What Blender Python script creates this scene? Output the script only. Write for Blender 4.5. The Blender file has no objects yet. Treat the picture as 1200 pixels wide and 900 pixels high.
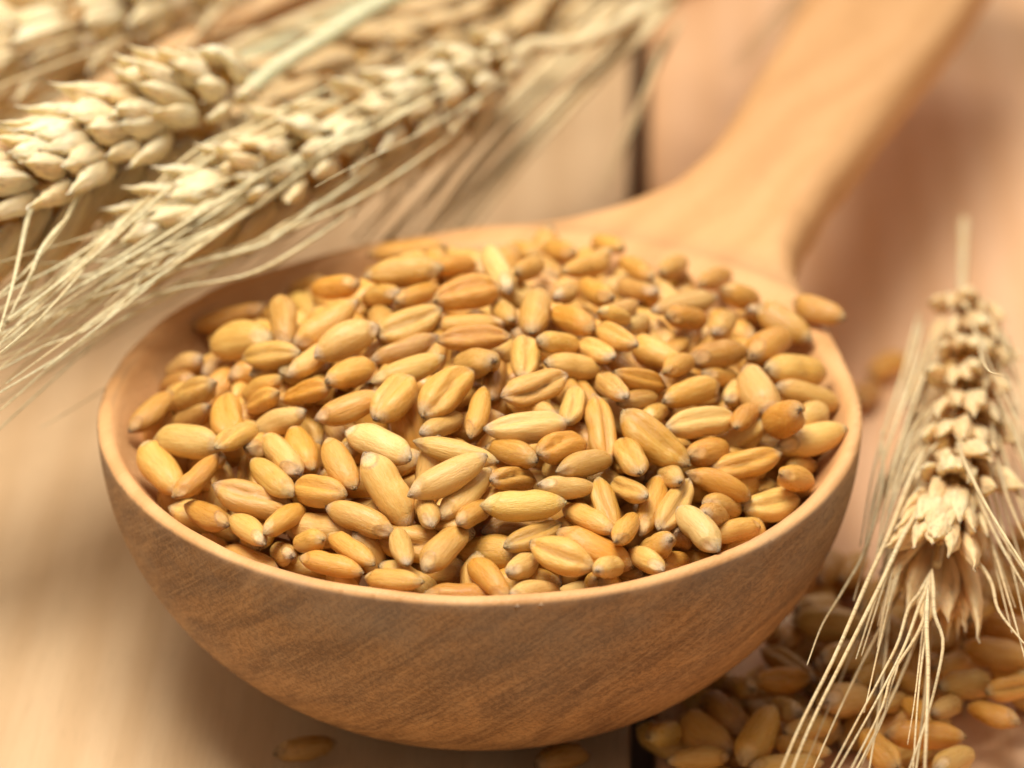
import bpy, math, random
import numpy as np
from mathutils import Matrix, Vector, Quaternion
random.seed(11); np.random.seed(11)
scene = bpy.context.scene
# 1 unit = 1 cm.  x to the right, y away from the camera, z up, table top at z = 0
# ---------------------------------------------------------------- camera
ELEV = math.radians(28.0); DIST = 30.0; FPX = 139.0*DIST      # focal length in photo pixels (1200 wide)
CU = Vector((0, math.sin(ELEV), math.cos(ELEV))); CV = Vector((0, math.cos(ELEV), -math.sin(ELEV))); CR = Vector((1, 0, 0))
CPOS = Vector((0, 0, 2.75)) - CV*DIST + CR*(38/139.0) + CU*(37/139.0)
cam_d = bpy.data.cameras.new('camera'); cam = bpy.data.objects.new('camera', cam_d); scene.collection.objects.link(cam)
cam.location = CPOS; cam.rotation_euler = (math.pi/2 - ELEV, 0, 0)
cam_d.sensor_width = 36.0; cam_d.lens = FPX/1200*36.0; cam_d.clip_start = 1.0; cam_d.clip_end = 400
cam_d.dof.use_dof = True; cam_d.dof.focus_distance = DIST - 1.75; cam_d.dof.aperture_fstop = 0.215; cam_d.dof.aperture_blades = 0
scene.camera = cam
# ---------------------------------------------------------------- light
world = bpy.data.worlds.new('World'); scene.world = world; world.use_nodes = True
bg = world.node_tree.nodes['Background']; bg.inputs[0].default_value = (1.0, .91, .80, 1); bg.inputs[1].default_value = 0.32
def area(name, loc, target, sx, sy, power, col):
    l = bpy.data.lights.new(name, 'AREA'); l.shape = 'RECTANGLE'; l.size = sx; l.size_y = sy; l.energy = power; l.color = col
    o = bpy.data.objects.new(name, l); scene.collection.objects.link(o); o.location = loc
    o.rotation_euler = (Vector(target) - Vector(loc)).to_track_quat('-Z', 'Y').to_euler(); return o
area('key_light', (-4.2, -3.0, 26.5), (0, 1, 1), 12, 12, 10600, (1.0, .955, .885))  # broad soft key lamp from above; no window is known here
area('back_light', (8, 26, 20), (0, 0, 2), 16, 12, 2500, (1.0, .90, .76))
scene.view_settings.view_transform = 'Standard'; scene.view_settings.look = 'None'
scene.view_settings.exposure = 0.0; scene.view_settings.gamma = 1.0
scene.render.engine = 'CYCLES'
scene.cycles.max_bounces = 8; scene.cycles.diffuse_bounces = 4
# ---------------------------------------------------------------- helpers
def ray_z(px, py, z):
    """point at height z that stands where photo pixel (px, py) looks"""
    d = CV + CR*((px-600)/FPX) - CU*((py-450)/FPX)
    return CPOS + d*((z - CPOS.z)/d.z)
def mesh_ob(name, V, F, mat, parent=None, smooth=True):
    me = bpy.data.meshes.new(name); me.from_pydata(V, [], F); me.update()
    if smooth: me.polygons.foreach_set('use_smooth', [True]*len(me.polygons))
    if mat: me.materials.append(mat)
    o = bpy.data.objects.new(name, me); scene.collection.objects.link(o)
    if parent: o.parent = parent
    return o
def new_ob(name, data, parent=None, M=None):
    o = bpy.data.objects.new(name, data); scene.collection.objects.link(o)
    if parent: o.parent = parent
    if M is not None: o.matrix_local = M
    return o
def tag(o, label, cat, group=None, kind=None):
    if label: o['label'] = label
    if cat: o['category'] = cat
    if group: o['group'] = group
    if kind: o['kind'] = kind
    return o
class N:
    """short node-graph writer"""
    def __init__(s, name):
        s.m = bpy.data.materials.new(name); s.m.use_nodes = True; s.t = s.m.node_tree; s.b = s.t.nodes['Principled BSDF']
        s.out = s.t.nodes['Material Output']
    def n(s, typ, **kw):
        nd = s.t.nodes.new(typ)
        for k, v in kw.items():
            if k.startswith('i_'):
                key = k[2:]; key = int(key) if key.isdigit() else key.replace('_', ' ')
                s.set(nd.inputs[key], v)
            else: setattr(nd, k, v)
        return nd
    def set(s, inp, v):
        if isinstance(v, bpy.types.NodeSocket): s.t.links.new(v, inp)
        elif isinstance(v, tuple) and len(v) == 3 and inp.type == 'RGBA': inp.default_value = v + (1,)
        else: inp.default_value = v
    def noise(s, vec, scale, detail=4, rough=.55, dist=0): 
        return s.n('ShaderNodeTexNoise', i_Vector=vec, i_Scale=scale, i_Detail=detail, i_Roughness=rough, i_Distortion=dist).outputs['Fac']
    def mapr(s, vec, scale=(1, 1, 1), loc=(0, 0, 0), rot=(0, 0, 0)):
        return s.n('ShaderNodeMapping', i_Vector=vec, i_Scale=scale, i_Location=loc, i_Rotation=rot).outputs[0]
    def ramp(s, fac, stops):
        r = s.n('ShaderNodeValToRGB', i_Fac=fac); e = r.color_ramp.elements
        while len(e) < len(stops): e.new(.5)
        for el, (p, c) in zip(e, stops): el.position = p; el.color = (c + (1,)) if isinstance(c, tuple) else (c, c, c, 1)
        return r.outputs[0]
    def mix(s, a, b, fac, mode='MIX'):
        m = s.n('ShaderNodeMix', data_type='RGBA', blend_type=mode)
        s.set(m.inputs[0], fac); s.set(m.inputs[6], a); s.set(m.inputs[7], b); return m.outputs[2]
    def math(s, op, a, b=0.0, clamp=False):
        m = s.n('ShaderNodeMath', operation=op, use_clamp=clamp); s.set(m.inputs[0], a); s.set(m.inputs[1], b); return m.outputs[0]
    def bump(s, h, dist, strength=1.0, prev=None):
        b = s.n('ShaderNodeBump', i_Height=h, i_Distance=dist, i_Strength=strength)
        if prev is not None: s.set(b.inputs['Normal'], prev)
        return b.outputs[0]
# ---------------------------------------------------------------- materials
def wood_table(name, light, dark, vein, seed):
    g = N(name); tc = g.n('ShaderNodeTexCoord').outputs['Object']
    v = g.mapr(tc, (1, .07, 1), (seed, seed*1.7, 0))
    warp = g.noise(g.mapr(tc, (.35, .05, .35), (seed*2, 0, 0)), 1.0, 3)
    rings = g.n('ShaderNodeTexWave', wave_type='BANDS', bands_direction='X', i_Vector=g.mapr(tc, (1, .05, 1), (seed, 0, 0)), i_Scale=.55, i_Distortion=5.0, i_Detail=3.0, i_Detail_Scale=.8).outputs['Fac']
    fib = g.noise(g.mapr(tc, (9, .35, 9), (seed, 0, 0)), 2.2, 6, .65)
    c = g.mix(light, dark, g.math('MULTIPLY', g.ramp(rings, [(.25, 0.0), (.9, 1.0)]), .55))
    c = g.mix(c, vein, g.ramp(warp, [(.45, 0.0), (.75, .55)]))
    c = g.mix(c, dark, g.ramp(fib, [(.45, 0.0), (.8, .65)]))
    pores = g.noise(g.mapr(tc, (28, .8, 28)), 3, 3, .6)
    c = g.mix(c, tuple(x*.45 for x in dark), g.ramp(pores, [(.60, 0.0), (.78, .55)]))
    g.set(g.b.inputs['Base Color'], c)
    g.set(g.b.inputs['Roughness'], g.ramp(fib, [(0, .42), (1, .62)]))
    g.set(g.b.inputs['Normal'], g.bump(g.mix(fib, pores, .4), .012, .8))
    return g.m
M_PLANK_A = wood_table('pale_board', (.70, .48, .265), (.61, .39, .195), (.64, .41, .21), 1.3)
M_PLANK_B = wood_table('reddish_board', (.84, .51, .28), (.77, .43, .20), (.80, .46, .23), 4.1)
M_DARK = N('dark_underside'); M_DARK.b.inputs['Base Color'].default_value = (.16, .09, .05, 1); M_DARK.b.inputs['Roughness'].default_value = .9; M_DARK = M_DARK.m

def spoon_wood():
    g = N('spoon_wood'); tc = g.n('ShaderNodeTexCoord').outputs['Object']; sep = g.n('ShaderNodeSeparateXYZ', i_0=tc)
    warp = g.n('ShaderNodeVectorMath', operation='SCALE', i_0=g.n('ShaderNodeTexNoise', i_Vector=g.mapr(tc, (.25, .7, .7)), i_Scale=1.0, i_Detail=2.0).outputs['Color'])
    warp.inputs['Scale'].default_value = 1.1
    v = g.n('ShaderNodeVectorMath', operation='ADD', i_0=tc, i_1=warp.outputs[0]).outputs[0]
    band = g.noise(g.mapr(g.mapr(v, (1, 1, 1), (0, 0, 0), (-.85, 0, 0)), (.07, 1.3, .5), (0, 0, 3), (0, 0, .10)), 1.5, 4, .6)
    # growth layers: long curved streaks cut by the round of the bowl
    lay = g.n('ShaderNodeTexWave', wave_type='BANDS', bands_direction='Y', i_Vector=g.mapr(g.mapr(v, (1, 1, 1), (0, 0, 0), (-.85, 0, 0)), (.04, 1.0, .16)), i_Scale=.75, i_Distortion=3.0, i_Detail=4.0, i_Detail_Scale=.9, i_Detail_Roughness=.6).outputs['Fac']
    c = g.ramp(band, [(.30, (.205, .098, .036)), (.46, (.315, .160, .060)), (.58, (.410, .215, .084)), (.74, (.235, .114, .042))])
    c = g.mix(c, (.150, .070, .028), g.math('MULTIPLY', g.ramp(lay, [(.55, 0.0), (.95, 1.0)]), .45))
    # hair-fine fibre lines
    fib = g.noise(g.mapr(v, (1.6, 17, 17), (2, 0, 0)), 1.6, 6, .72)
    c = g.mix(c, (.38, .21, .095), g.ramp(fib, [(.50, 0.0), (.70, .60)]))
    # speckle of short pores, open ends dark, walls pale
    po = g.noise(g.mapr(tc, (15, 26, 26), (0, 4, 0), (0, 0, .25)), 1.15, 5, .78)
    pm = g.ramp(po, [(.50, 0.0), (.60, 1.0)]); pl = g.ramp(po, [(.36, 1.0), (.46, 0.0)])
    inner = g.n('ShaderNodeMapRange', i_Value=sep.outputs[2], i_1=-.14, i_2=-.04, i_3=1.0, i_4=.22).outputs[0]
    c = g.mix(c, (.10, .048, .022), g.math('MULTIPLY', pm, g.math('MULTIPLY', inner, .30)))
    c = g.mix(c, (.42, .26, .13), g.math('MULTIPLY', pl, g.math('MULTIPLY', inner, .30)))
    # fibres laid bare by the turning, slanting across the front
    fd = g.noise(g.mapr(g.mapr(tc, (1, 1, 1), (0, 0, 0), (-.85, 0, 0)), (3, 30, 2.0)), 1.0, 5, .62)
    c = g.mix(c, (.50, .30, .14), g.math('MULTIPLY', g.ramp(fd, [(.50, 0.0), (.64, 1.0)]), g.math('MULTIPLY', inner, .40)))
    c = g.mix(c, (.10, .045, .018), g.math('MULTIPLY', g.ramp(fd, [(.34, 1.0), (.47, 0.0)]), g.math('MULTIPLY', inner, .30)))
    # grey weathered patches under the rim
    pat = g.noise(g.mapr(tc, (.75, .75, 1.1), (5, 1, 1)), 1.0, 5, .65)
    zz = g.n('ShaderNodeMapRange', i_Value=sep.outputs[2], i_1=-1.5, i_2=-.25).outputs[0]
    nearbowl = g.n('ShaderNodeMapRange', i_Value=sep.outputs[0], i_1=2.4, i_2=-.6).outputs[0]
    c = g.mix(c, (.27, .205, .145), g.math('MULTIPLY', g.math('MULTIPLY', g.ramp(pat, [(.38, 0.0), (.64, .60)]), zz), nearbowl))
    # rim, handle and hollow paler: light from above painted in, plus cut wood
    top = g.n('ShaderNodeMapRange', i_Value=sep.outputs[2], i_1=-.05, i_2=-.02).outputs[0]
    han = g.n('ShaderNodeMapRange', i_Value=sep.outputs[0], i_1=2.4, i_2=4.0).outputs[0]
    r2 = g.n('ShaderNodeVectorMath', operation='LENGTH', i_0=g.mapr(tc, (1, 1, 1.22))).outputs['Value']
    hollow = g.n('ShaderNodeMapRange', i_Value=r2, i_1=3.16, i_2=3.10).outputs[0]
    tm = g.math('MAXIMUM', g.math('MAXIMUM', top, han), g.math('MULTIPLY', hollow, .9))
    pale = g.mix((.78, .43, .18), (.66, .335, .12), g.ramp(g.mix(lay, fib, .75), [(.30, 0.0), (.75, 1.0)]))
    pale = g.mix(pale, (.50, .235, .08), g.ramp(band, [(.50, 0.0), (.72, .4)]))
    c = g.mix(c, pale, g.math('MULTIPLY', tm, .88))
    g.set(g.b.inputs['Base Color'], c)
    g.set(g.b.inputs['Roughness'], g.ramp(fib, [(.3, .48), (.8, .66)]))
    g.b.inputs['Specular IOR Level'].default_value = .32
    g.set(g.b.inputs['Normal'], g.bump(g.math('SUBTRACT', g.math('MULTIPLY', fib, .4), g.math('MULTIPLY', pm, inner)), .006, .6))
    return g.m
M_SPOON = spoon_wood()

def grain_mat():
    g = N('wheat_kernel'); tc = g.n('ShaderNodeTexCoord').outputs['Object']; oi = g.n('ShaderNodeObjectInfo')
    rnd = oi.outputs['Random']; sep = g.n('ShaderNodeSeparateXYZ', i_0=tc)
    off = g.n('ShaderNodeVectorMath', operation='ADD', i_0=tc)
    cb = g.n('ShaderNodeCombineXYZ'); g.set(cb.inputs[0], g.math('MULTIPLY', rnd, 37.0)); g.set(cb.inputs[1], g.math('MULTIPLY', rnd, 91.0)); g.set(off.inputs[1], cb.outputs[0]); P = off.outputs[0]
    r2 = g.math('FRACT', g.math('MULTIPLY', rnd, 17.37))
    c = g.ramp(rnd, [(0.0, (.66, .32, .050)), (.2, (.76, .41, .085)), (.4, (.64, .34, .075)), (.6, (.80, .48, .13)), (.8, (.70, .34, .055)), (1.0, (.52, .26, .060))])
    mott = g.noise(g.mapr(P, (1.3, 2.6, 2.6)), 2.3, 5, .62)
    c = g.mix(c, (.80, .53, .16), g.ramp(mott, [(.50, 0.0), (.72, .60)]))
    c = g.mix(c, (.50, .23, .05), g.ramp(mott, [(.26, .45), (.40, 0.0)]))
    line = g.noise(g.mapr(P, (1.6, 24, 24)), 2.0, 4, .65)
    c = g.mix(c, (.86, .64, .32), g.ramp(line, [(.54, 0.0), (.82, .12)]))
    # flecks of bran
    fl = g.noise(P, 13, 3, .6)
    c = g.mix(c, (.34, .15, .035), g.ramp(fl, [(.64, 0.0), (.76, .55)]))
    # crease: its shading painted as a faint darker, redder line
    ay = g.math('ABSOLUTE', sep.outputs[1]); zneg = g.math('LESS_THAN', sep.outputs[2], 0.0)
    cr = g.math('MULTIPLY', g.n('ShaderNodeMapRange', i_Value=ay, i_1=.085, i_2=.02).outputs[0], zneg)
    c = g.mix(c, (.44, .19, .045), g.math('MULTIPLY', cr, .12))
    rag = g.noise(g.mapr(P, (4, 9, 9)), 3.2, 5, .72)
    # germ: an oval shield with a browned outline on the back
    gx = g.math('DIVIDE', g.math('ADD', sep.outputs[0], .375), .105); gy = g.math('DIVIDE', sep.outputs[1], .235)
    gr = g.math('ADD', g.math('SQRT', g.math('ADD', g.math('MULTIPLY', gx, gx), g.math('MULTIPLY', gy, gy))), g.math('MULTIPLY', g.math('SUBTRACT', rag, .5), .9))
    zpos = g.math('GREATER_THAN', sep.outputs[2], 0.03)
    c = g.mix(c, (.80, .58, .33), g.math('MULTIPLY', g.math('MULTIPLY', g.n('ShaderNodeMapRange', i_Value=gr, i_1=1.0, i_2=.4).outputs[0], zpos), .42))
    ring = g.ramp(gr, [(.78, 0.0), (.95, 1.0)]); ring2 = g.n('ShaderNodeMapRange', i_Value=gr, i_1=1.28, i_2=1.02).outputs[0]
    c = g.mix(c, (.26, .115, .035), g.math('MULTIPLY', g.math('MULTIPLY', g.math('MULTIPLY', ring, ring2), zpos), g.math('ADD', g.math('MULTIPLY', r2, .5), .05)))
    # pale frayed ends, some of them browned
    e1 = g.n('ShaderNodeMapRange', i_Value=sep.outputs[0], i_1=-.36, i_2=-.46).outputs[0]
    e2 = g.n('ShaderNodeMapRange', i_Value=sep.outputs[0], i_1=.37, i_2=.47).outputs[0]
    ends = g.math('MULTIPLY', g.math('MAXIMUM', g.math('MULTIPLY', e1, .8), e2), g.ramp(rag, [(.38, .05), (.55, 1.0)]))
    c = g.mix(c, (.86, .70, .47), g.math('MULTIPLY', ends, .62))
    dk = g.math('MAXIMUM', g.n('ShaderNodeMapRange', i_Value=sep.outputs[0], i_1=-.43, i_2=-.49).outputs[0], g.n('ShaderNodeMapRange', i_Value=sep.outputs[0], i_1=.455, i_2=.492).outputs[0])
    c = g.mix(c, (.16, .07, .028), g.math('MULTIPLY', g.math('MULTIPLY', dk, g.ramp(g.noise(P, 11, 4, .7), [(.44, 0.0), (.54, 1.0)])), g.math('ADD', g.math('MULTIPLY', r2, .7), .40)))
    c = g.mix(c, oi.outputs['Color'], 1.0, 'MULTIPLY')
    g.b.inputs['Coat Weight'].default_value = .10; g.b.inputs['Coat Roughness'].default_value = .18
    g.set(g.b.inputs['Base Color'], c)
    g.set(g.b.inputs['Roughness'], g.ramp(mott, [(.3, .22), (.7, .38)]))
    g.b.inputs['Specular IOR Level'].default_value = .55
    g.b.inputs['Subsurface Weight'].default_value = .12; g.b.inputs['Subsurface Radius'].default_value = (.10, .045, .015); g.b.inputs['Subsurface Scale'].default_value = 1.0
    b1 = g.bump(line, .004, .3); b2 = g.bump(g.math('MULTIPLY', rag, g.math('ADD', g.math('MAXIMUM', e1, e2), .25)), .05, .7, b1)
    b3 = g.bump(mott, .05, .3, b2)
    g.set(g.b.inputs['Normal'], b3)
    return g.m
M_GRAIN = grain_mat()
def rest_mat():
    g = N('wheat_kernel_deep'); tc = g.n('ShaderNodeTexCoord').outputs['Object']
    c = g.ramp(g.noise(tc, 2.2, 5, .6), [(.32, (.60, .29, .050)), (.5, (.72, .40, .095)), (.68, (.78, .50, .17))])
    g.set(g.b.inputs['Base Color'], c); g.b.inputs['Roughness'].default_value = .38
    g.b.inputs['Subsurface Weight'].default_value = .12; g.b.inputs['Subsurface Radius'].default_value = (.10, .045, .015); g.b.inputs['Subsurface Scale'].default_value = 1.0
    g.set(g.b.inputs['Normal'], g.bump(g.noise(tc, 14, 4, .6), .008, .5))
    return g.m
M_GRAIN_REST = rest_mat()

def straw(name, a, b, c3, sx=1.0, trans=.5, rough=.55):
    g = N(name); tc = g.n('ShaderNodeTexCoord').outputs['Object']; rnd = g.n('ShaderNodeObjectInfo').outputs['Random']
    off = g.n('ShaderNodeVectorMath', operation='ADD', i_0=tc); cb = g.n('ShaderNodeCombineXYZ'); g.set(cb.inputs[0], g.math('MULTIPLY', rnd, 53.0)); g.set(off.inputs[1], cb.outputs[0]); P = off.outputs[0]
    l = g.noise(g.mapr(P, (1.2*sx, 22, 22)), 1.6, 4, .6); m = g.noise(P, 2.2, 3)
    c = g.mix(a, b, rnd); c = g.mix(c, c3, g.ramp(m, [(.42, 0.0), (.72, .8)]))
    c = g.mix(c, tuple(x*.45 for x in b), g.ramp(l, [(.50, 0.0), (.72, .75)]))
    g.set(g.b.inputs['Base Color'], c); g.b.inputs['Roughness'].default_value = rough
    g.b.inputs['Subsurface Weight'].default_value = trans*.7; g.b.inputs['Subsurface Radius'].default_value = (.15, .10, .05); g.b.inputs['Subsurface Scale'].default_value = 1.0
    g.set(g.b.inputs['Normal'], g.bump(l, .022, .9))
    return g.m
M_HUSK = straw('pale_husk', (.84, .68, .40), (.79, .59, .31), (.88, .78, .54))
M_HUSK_T = straw('tan_husk', (.84, .60, .30), (.77, .50, .23), (.90, .72, .42))
M_HUSK_B = straw('brown_husk', (.66, .46, .22), (.58, .38, .17), (.70, .52, .28))
M_AWN = straw('awn_straw', (.74, .62, .36), (.70, .54, .28), (.70, .66, .42), trans=.1)
M_AWN_T = straw('awn_tan', (.74, .56, .30), (.68, .48, .24), (.72, .60, .36), trans=.1)
M_STEM_G = straw('stem_greenish', (.66, .62, .38), (.60, .58, .34), (.70, .64, .40), .2)
M_STEM = straw('stem_straw', (.74, .58, .32), (.66, .48, .25), (.72, .60, .36), .2)
M_STEM_O = straw('stem_orange', (.74, .46, .22), (.70, .42, .19), (.76, .50, .26), .2)

# ---------------------------------------------------------------- the spoon: one carved body
SPOON_C = (0.00, 0.23, 2.75)
SPOON_AZ = math.radians(63.0)
def smax(a, b, k):
    h = np.clip(0.5 - 0.5*(b - a)/k, 0, 1)
    return b*(1-h) + a*h + k*h*(1-h)
def smin(a, b, k): return -smax(-a, -b, k)
def spoon_sdf(p):
    u, v, z = p[..., 0], p[..., 1], p[..., 2]
    def ell(a, b, c, z0=0.0):
        q = np.sqrt((u/a)**2 + (v/b)**2 + ((z-z0)/c)**2) + 1e-9
        g = np.sqrt((u/a**2)**2 + (v/b**2)**2 + ((z-z0)/c**2)**2) + 1e-9
        return (q - 1.0)*q/g
    rho = np.sqrt((u/3.22)**2 + (v/3.24)**2)
    outer = ((rho**2.1 + np.abs(z/2.73)**2.1)**(1/2.1) - 1.0)*2.95
    # a slightly fuller belly, as a turned bowl has
    hw = np.interp(u, [1.5, 2.6, 3.0, 3.4, 3.8, 4.3, 5.0, 6.0, 8.0, 11.0, 15.5], [2.4, 2.1, 1.92, 1.58, 1.24, .97, .77, .69, .77, .92, 1.0])
    zc = np.interp(u, [0, 3.6, 5, 8, 12, 16], [-.50, -.46, -.42, -.46, -.60, -.80])
    ht = np.interp(u, [0, 3, 5, 8, 16], [.48, .42, .34, .32, .32])
    r = np.minimum(ht*.85, .26)
    vc = np.interp(u, [2.6, 4.2, 5.2, 6.5, 8, 10, 16], [0, -.11, -.16, -.04, .18, .48, 1.5])
    qv = np.abs(v - vc) - (hw - r); qz = np.abs(z - zc) - (ht - r)
    d2 = np.sqrt(np.maximum(qv, 0)**2 + np.maximum(qz, 0)**2) + np.minimum(np.maximum(qv, qz), 0) - r
    endr = np.maximum(1.6 - u, u - 15.4)
    handle = smax(d2, endr, .5)
    body = smin(outer, handle, .55)
    body = smax(body, z + .014*np.sin(u*1.7 + v*1.1) + .009*np.sin(v*4.1 - u*2.3) + .006*np.sin(u*9 + v*7) + .03*np.maximum(0, np.abs(v) - .2)**2*np.clip(u-3.6, 0, 1), .045)
    cav = ell(3.43, 3.452, 2.8, 1.2)
    # drill straight up above the rim so the cavity is open
    col = (np.sqrt((u/3.10)**2 + (v/3.12)**2) - 1)*3.1
    cav = np.where(z > 0, col, cav)
    return smax(body, -cav, .055)
def surface_nets(f, lo, hi, h):
    ax = [np.arange(lo[i], hi[i] + h, h) for i in range(3)]
    G = np.stack(np.meshgrid(*ax, indexing='ij'), -1)
    F = f(G); ins = F < 0
    n = F.shape
    c = np.zeros((n[0]-1, n[1]-1, n[2]-1), int)
    for i in (0, 1):
        for j in (0, 1):
            for k in (0, 1): c += ins[i:n[0]-1+i, j:n[1]-1+j, k:n[2]-1+k]
    act = (c > 0) & (c < 8)
    idx = -np.ones(c.shape, int); idx[act] = np.arange(act.sum())
    P = np.argwhere(act)*h + np.array(lo) + h/2
    for _ in range(6):
        e = 1e-3; d = f(P)
        g = np.stack([(f(P + np.eye(3)[i]*e) - d)/e for i in range(3)], -1)
        g2 = np.maximum((g**2).sum(-1), .05)
        st = -(d/g2)[:, None]*g
        ln = np.linalg.norm(st, axis=1, keepdims=True)
        P = P + st*np.minimum(1, h*.5/np.maximum(ln, 1e-9))
    quads = []
    for a in range(3):
        b, cc = (a+1) % 3, (a+2) % 3
        sl0 = [slice(None)]*3; sl1 = [slice(None)]*3
        sl0[a] = slice(0, -1); sl1[a] = slice(1, None)
        e = ins[tuple(sl0)] != ins[tuple(sl1)]
        s = ins[tuple(sl0)]
        E = np.argwhere(e)
        E = E[(E[:, b] > 0) & (E[:, cc] > 0) & (E[:, b] < n[b]-1) & (E[:, cc] < n[cc]-1)]
        sgn = s[tuple(E.T)]
        def vi(db, dc):
            Q = E.copy(); Q[:, b] -= db; Q[:, cc] -= dc
            return idx[tuple(Q.T)]
        q = np.stack([vi(0, 0), vi(1, 0), vi(1, 1), vi(0, 1)], -1)
        q[~sgn] = q[~sgn][:, ::-1]
        quads.append(q)
    return P, np.concatenate(quads)
def spoon_local_to_world(P):
    cu, su = math.cos(SPOON_AZ), math.sin(SPOON_AZ)
    U = np.array([cu, su, 0]); V = np.array([su, -cu, 0]); Z = np.array([0, 0, 1.])
    return P[:, 0:1]*U + P[:, 1:2]*V + P[:, 2:3]*Z + np.array(SPOON_C)
# ---------------------------------------------------------------- one wheat kernel; x = long axis, germ end at -x, crease side -z
def grain_verts(seed, nu=32, nv=26):
    rr = np.random.RandomState(seed)
    a = rr.uniform(.85, 1.15); skew = rr.uniform(-.10, .14); crease = rr.uniform(.28, .50); bend = rr.uniform(.0, .06); ridge = rr.uniform(.0, .07)
    lump = rr.uniform(-.045, .045, 5); blunt = rr.uniform(2.1, 2.9); pinch = rr.uniform(0, .17); pp = rr.uniform(-.4, .4); wob = rr.uniform(-.22, .22); by = rr.uniform(-.13, .13)
    V = []; 
    for i in range(nu+1):
        t = i/nu
        s = -math.cos(math.pi*t)                 # -1..1
        prof = (1 - abs(s)**blunt)**.60
        prof *= 1 + skew*(-s)
        if s < -.55: prof *= 1 - .30*((-s-.55)/.45)**1.3    # germ end narrows to a blunt point
        if s > .62: prof *= 1 - .12*((s-.62)/.38)
        prof = max(prof, .16 if i == nu-1 else (.10 if i == 1 else 0))
        for j in range(nv):
            ph = 2*math.pi*j/nv
            y = math.sin(ph); z = math.cos(ph)
            r = 1.0
            # crease at ph = pi
            d = abs(ph - math.pi + wob*math.sin(2.6*s + pp*9))
            env = max(0, 1 - abs(s)**6)
            r -= crease*math.exp(-(d/.20)**2)*env
            r += .10*math.exp(-((d-.62)/.35)**2)*env
            r += ridge*math.exp(-(min(ph, 2*math.pi-ph)/.3)**2)
            # germ scar: shallow oval dish with a small lip on the back at the germ end
            g = ((s+.74)/.20)**2 + (y/.60)**2
            if z > 0: r += .11*math.exp(-(math.sqrt(g)-1.0)**2*9) - .20*math.exp(-g*1.9)
            r *= 1 + lump[0]*math.sin(3*s+ph) + lump[1]*math.sin(5*s+2*ph+1) + lump[2]*math.sin(2*ph+s)
            r -= pinch*math.exp(-((s-pp)/.22)**2)*max(0, math.sin(ph+lump[0]*60))
            # long folds along the kernel
            r += .012*math.sin(ph*7+lump[3]*80)*env
            zz = z*prof*r*.92
            rag = max(0, (abs(s)-.80)/.2)*.10
            zz += rr.uniform(-1, 1)*rag*prof*1.2; y *= 1 + rr.uniform(-1, 1)*rag*1.2
            V.append((s*.5 + rr.uniform(-.5, .5)*rag*.2, y*prof*r*.5*a**.3 + by*(s*s - .4), zz*.5 - bend*(s*s-.4)*.5 if True else 0))
    F = []
    for i in range(nu):
        for j in range(nv):
            k = (j+1) % nv
            F.append((i*nv+j, i*nv+k, (i+1)*nv+k, (i+1)*nv+j))
    return V, F
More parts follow.
